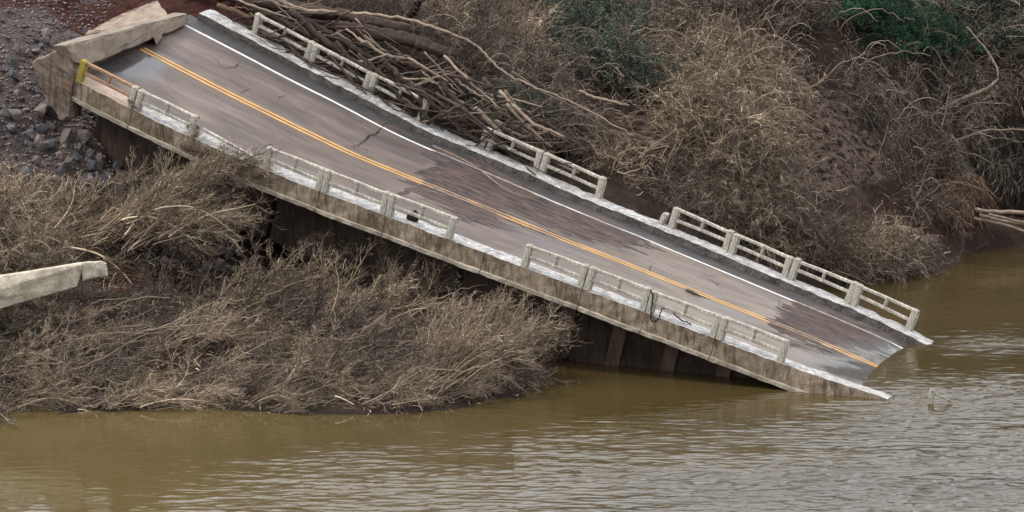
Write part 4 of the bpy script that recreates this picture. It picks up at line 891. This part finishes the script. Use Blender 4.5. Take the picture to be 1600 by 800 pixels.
def rl(a, b): return min([(80,90,'uppermost, near the big slab'),(20,130,'near the left edge high up'),(60,200,'left of the wing wall foot'),(20,250,'near the left edge low down'),(140,270,'under the shaded girder'),(200,400,'in the hollow left part'),(300,400,'in the hollow right part')], key=lambda m: (m[0]-a)**2+(m[1]-b)**2)[2]
rocks([(60,60),(120,40),(140,55),(100,90),(50,110),(10,110),(40,80)], 45, (.09,.3), 'angular grey rock behind the wing wall', 'rocks behind the wing wall')
rocks([(110,195),(180,225),(270,275),(300,310),(170,310),(120,250)], 40, (.08,.38), 'angular grey brown rock beside the shaded girder foot', 'rocks under the girder end')
rocks([(-10,110),(50,110),(95,195),(170,260),(230,300),(150,310),(-10,280)], 160, (.06,.44), 'angular grey brown rock on the rubble', 'rocks below the wing wall')
rocks([(180,380),(360,380),(350,440),(200,430)], 45, (.08,.3), 'brown rock above the flattened shrubs', 'rocks in the hollow')
for (x, y, r_, l) in [(140,282,.24,'smooth grey boulder below the rust brown girder'), (342,402,.42,'broad tan boulder at the right end of the dark hollow'), (198,400,.34,'rounded brown boulder beside the rebar of the broken pile'), (18,208,.3,'bluish grey boulder near the left edge'), (75,235,.36,'pinkish grey boulder on the rubble slope')]:
    P = hit_terrain([(x, y)])[0]; o = obj('boulder', RK[3 if 'grey' in l else 0]); o.location = P+np.array([0, -.1, r_*.4]); o.scale = (r_*1.3, r_, r_); o.rotation_euler = (.2, .1, rng.uniform(0, 6)); tagp(o, l, 'rock')
# gravel: joined, uncountable
def gravel(poly, n_, size, name, m):
    x0, x1 = min(p[0] for p in poly), max(p[0] for p in poly); y0, y1 = min(p[1] for p in poly), max(p[1] for p in poly)
    pts = [(rng.uniform(x0, x1), rng.uniform(y0, y1)) for _ in range(n_)]; pts = [p for p in pts if in_poly(*p, poly)]
    H = hit_terrain(pts); H = H[~np.isnan(H[:, 0])]; base = norm(rng.normal(0, 1, (12, 3)))
    oc = np.array([(1,0,0),(-1,0,0),(0,1,0),(0,-1,0),(0,0,1),(0,0,-1)], float); of = np.array([(0,2,4),(2,1,4),(1,3,4),(3,0,4),(2,0,5),(1,2,5),(3,1,5),(0,3,5)])
    V = oc[None]*rng.uniform(.6, 1.3, (len(H), 6, 1)); a = rng.uniform(0, 6.28, len(H)); c_, s_ = np.cos(a), np.sin(a)
    x = V[..., 0]*c_[:, None]-V[..., 1]*s_[:, None]; y = V[..., 0]*s_[:, None]+V[..., 1]*c_[:, None]; V = np.stack([x, y*.9, V[..., 2]*.7+x*.3], -1)
    V = V*rng.uniform(*size, (len(H), 1, 1))+H[:, None]+rng.normal(0, .03, (len(H), 1, 3))*[1, 1, .3]
    F = (of[None]+np.arange(len(H))[:, None, None]*6).reshape(-1, 3)
    return tagp(obj(name, mesh_np(name, V.reshape(-1, 3), F, [m])), 'loose small stones and gravel covering the left slope', 'gravel', None, 'stuff')
def islandmat(name, a, b_, c):
    m, nt, b = mat(name); geo = nd(nt, 'ShaderNodeNewGeometry'); cc = ramp(nt, geo.outputs['Random Per Island'], [(0, a), (.5, b_), (1, c)]); nt.links.new(cc, b.inputs['Base Color']); b.inputs['Roughness'].default_value = .9; return m
M_GRAV = islandmat('mixed_gravel', (0.0405,0.0304,0.0284), (0.111,0.0861,0.0759), (0.274,0.234,0.213))
gravel([(-30,-10),(190,-10),(150,60),(110,90),(60,110),(170,200),(260,290),(380,380),(370,450),(180,440),(150,320),(-30,320)], 20000, (.02,.075), 'gravel', M_GRAV)

# twig litter over the banks: joined, uncountable
def litter(poly, n_, m, name, label, free=True, L=(.15,.7)):
    x0, x1 = min(p[0] for p in poly), max(p[0] for p in poly); y0, y1 = min(p[1] for p in poly), max(p[1] for p in poly)
    pts = [(rng.uniform(x0, x1), rng.uniform(y0, y1)) for _ in range(n_)]; pts = [p for p in pts if in_poly(*p, poly) and (not (in_poly(*p, MUD) or in_poly(*p, CAVE) or in_poly(*p, BARE2)) or rng.random() < .08)]
    H = hit_terrain(pts); H = H[~np.isnan(H[:, 0])]; H = H[H[:, 2] > 0]
    if free:
        s_, v_ = sv(H); H = H[~((v_ > -.2) & (v_ < WID+.1) & (s_ > S_LEFT-.2) & (s_ < S_END))]
    H = H+rng.normal(0, .12, H.shape)*[1, 1, .5]; d = np.array([.3, -.2, .25])+rng.normal(0, .7, H.shape)
    A1 = grow(H, d, rng.uniform(*L, len(H)), 4, (0, 0, -.8), .3, .8); V, F = tubes(A1, rad(A1, .011, .005), 2)
    tagp(obj(name, mesh_np(name, V, F, [m])), label, 'twigs', None, 'stuff')
litter([(640,-20),(1640,-20),(1640,390),(1400,445),(1200,400),(1000,310),(760,200),(640,110)], 24000, M_GREY, 'twig_litter', 'grey twig litter strewn over the far bank')
litter([(-30,300),(180,330),(380,400),(600,430),(860,520),(860,610),(700,640),(0,665),(-30,660)], 14000, M_TAN, 'straw_litter', 'tan straw and twig litter over the near bank', True, (.15,.6))
litter([(-30,260),(180,300),(240,330),(100,420),(-30,440)], 9000, M_TAN, 'straw_litter', 'loose tan straw over the stones at the left edge')
# little tuft of fresh grass
b = hit_terrain([(205,304)])[0]; n_ = 60; A1 = grow(b+rng.normal(0, 1, (n_, 3))*[.25, .1, .02], np.array([.8, 0, .5])+rng.normal(0, .4, (n_, 3)), rng.uniform(.2, .4, n_), 4, (0, 0, -1.2), .1)
V, F = tubes(A1, rad(A1, .012, .004), 2); tagp(obj('grass_tuft', mesh_np('grass_tuft', V, F, [M_GRASS])), 'small bright green grass tuft on the rocks under the bridge end', 'grass')
# railing fragment sticking out of the river
frag = hull('railing_fragment', [at_Y(*p, 113.9+k) for p in ((1449,632),(1457,633),(1462,611),(1455,607),(1453,610)) for k in (0, .2)], M_RAIL, None, .01, 3, .015)
tagp(frag, 'broken white railing piece sticking out of the river at right', 'railing')
r2 = hull('rail', [at_Y(*p, 113.95+k) for p in ((1458,612),(1462,616),(1487,626),(1485,629)) for k in (0, .12)], M_RAIL, None, .01, 3, .01); r2.parent = frag; r2.location = r2.location-frag.location
print('objects', len(bpy.data.objects))
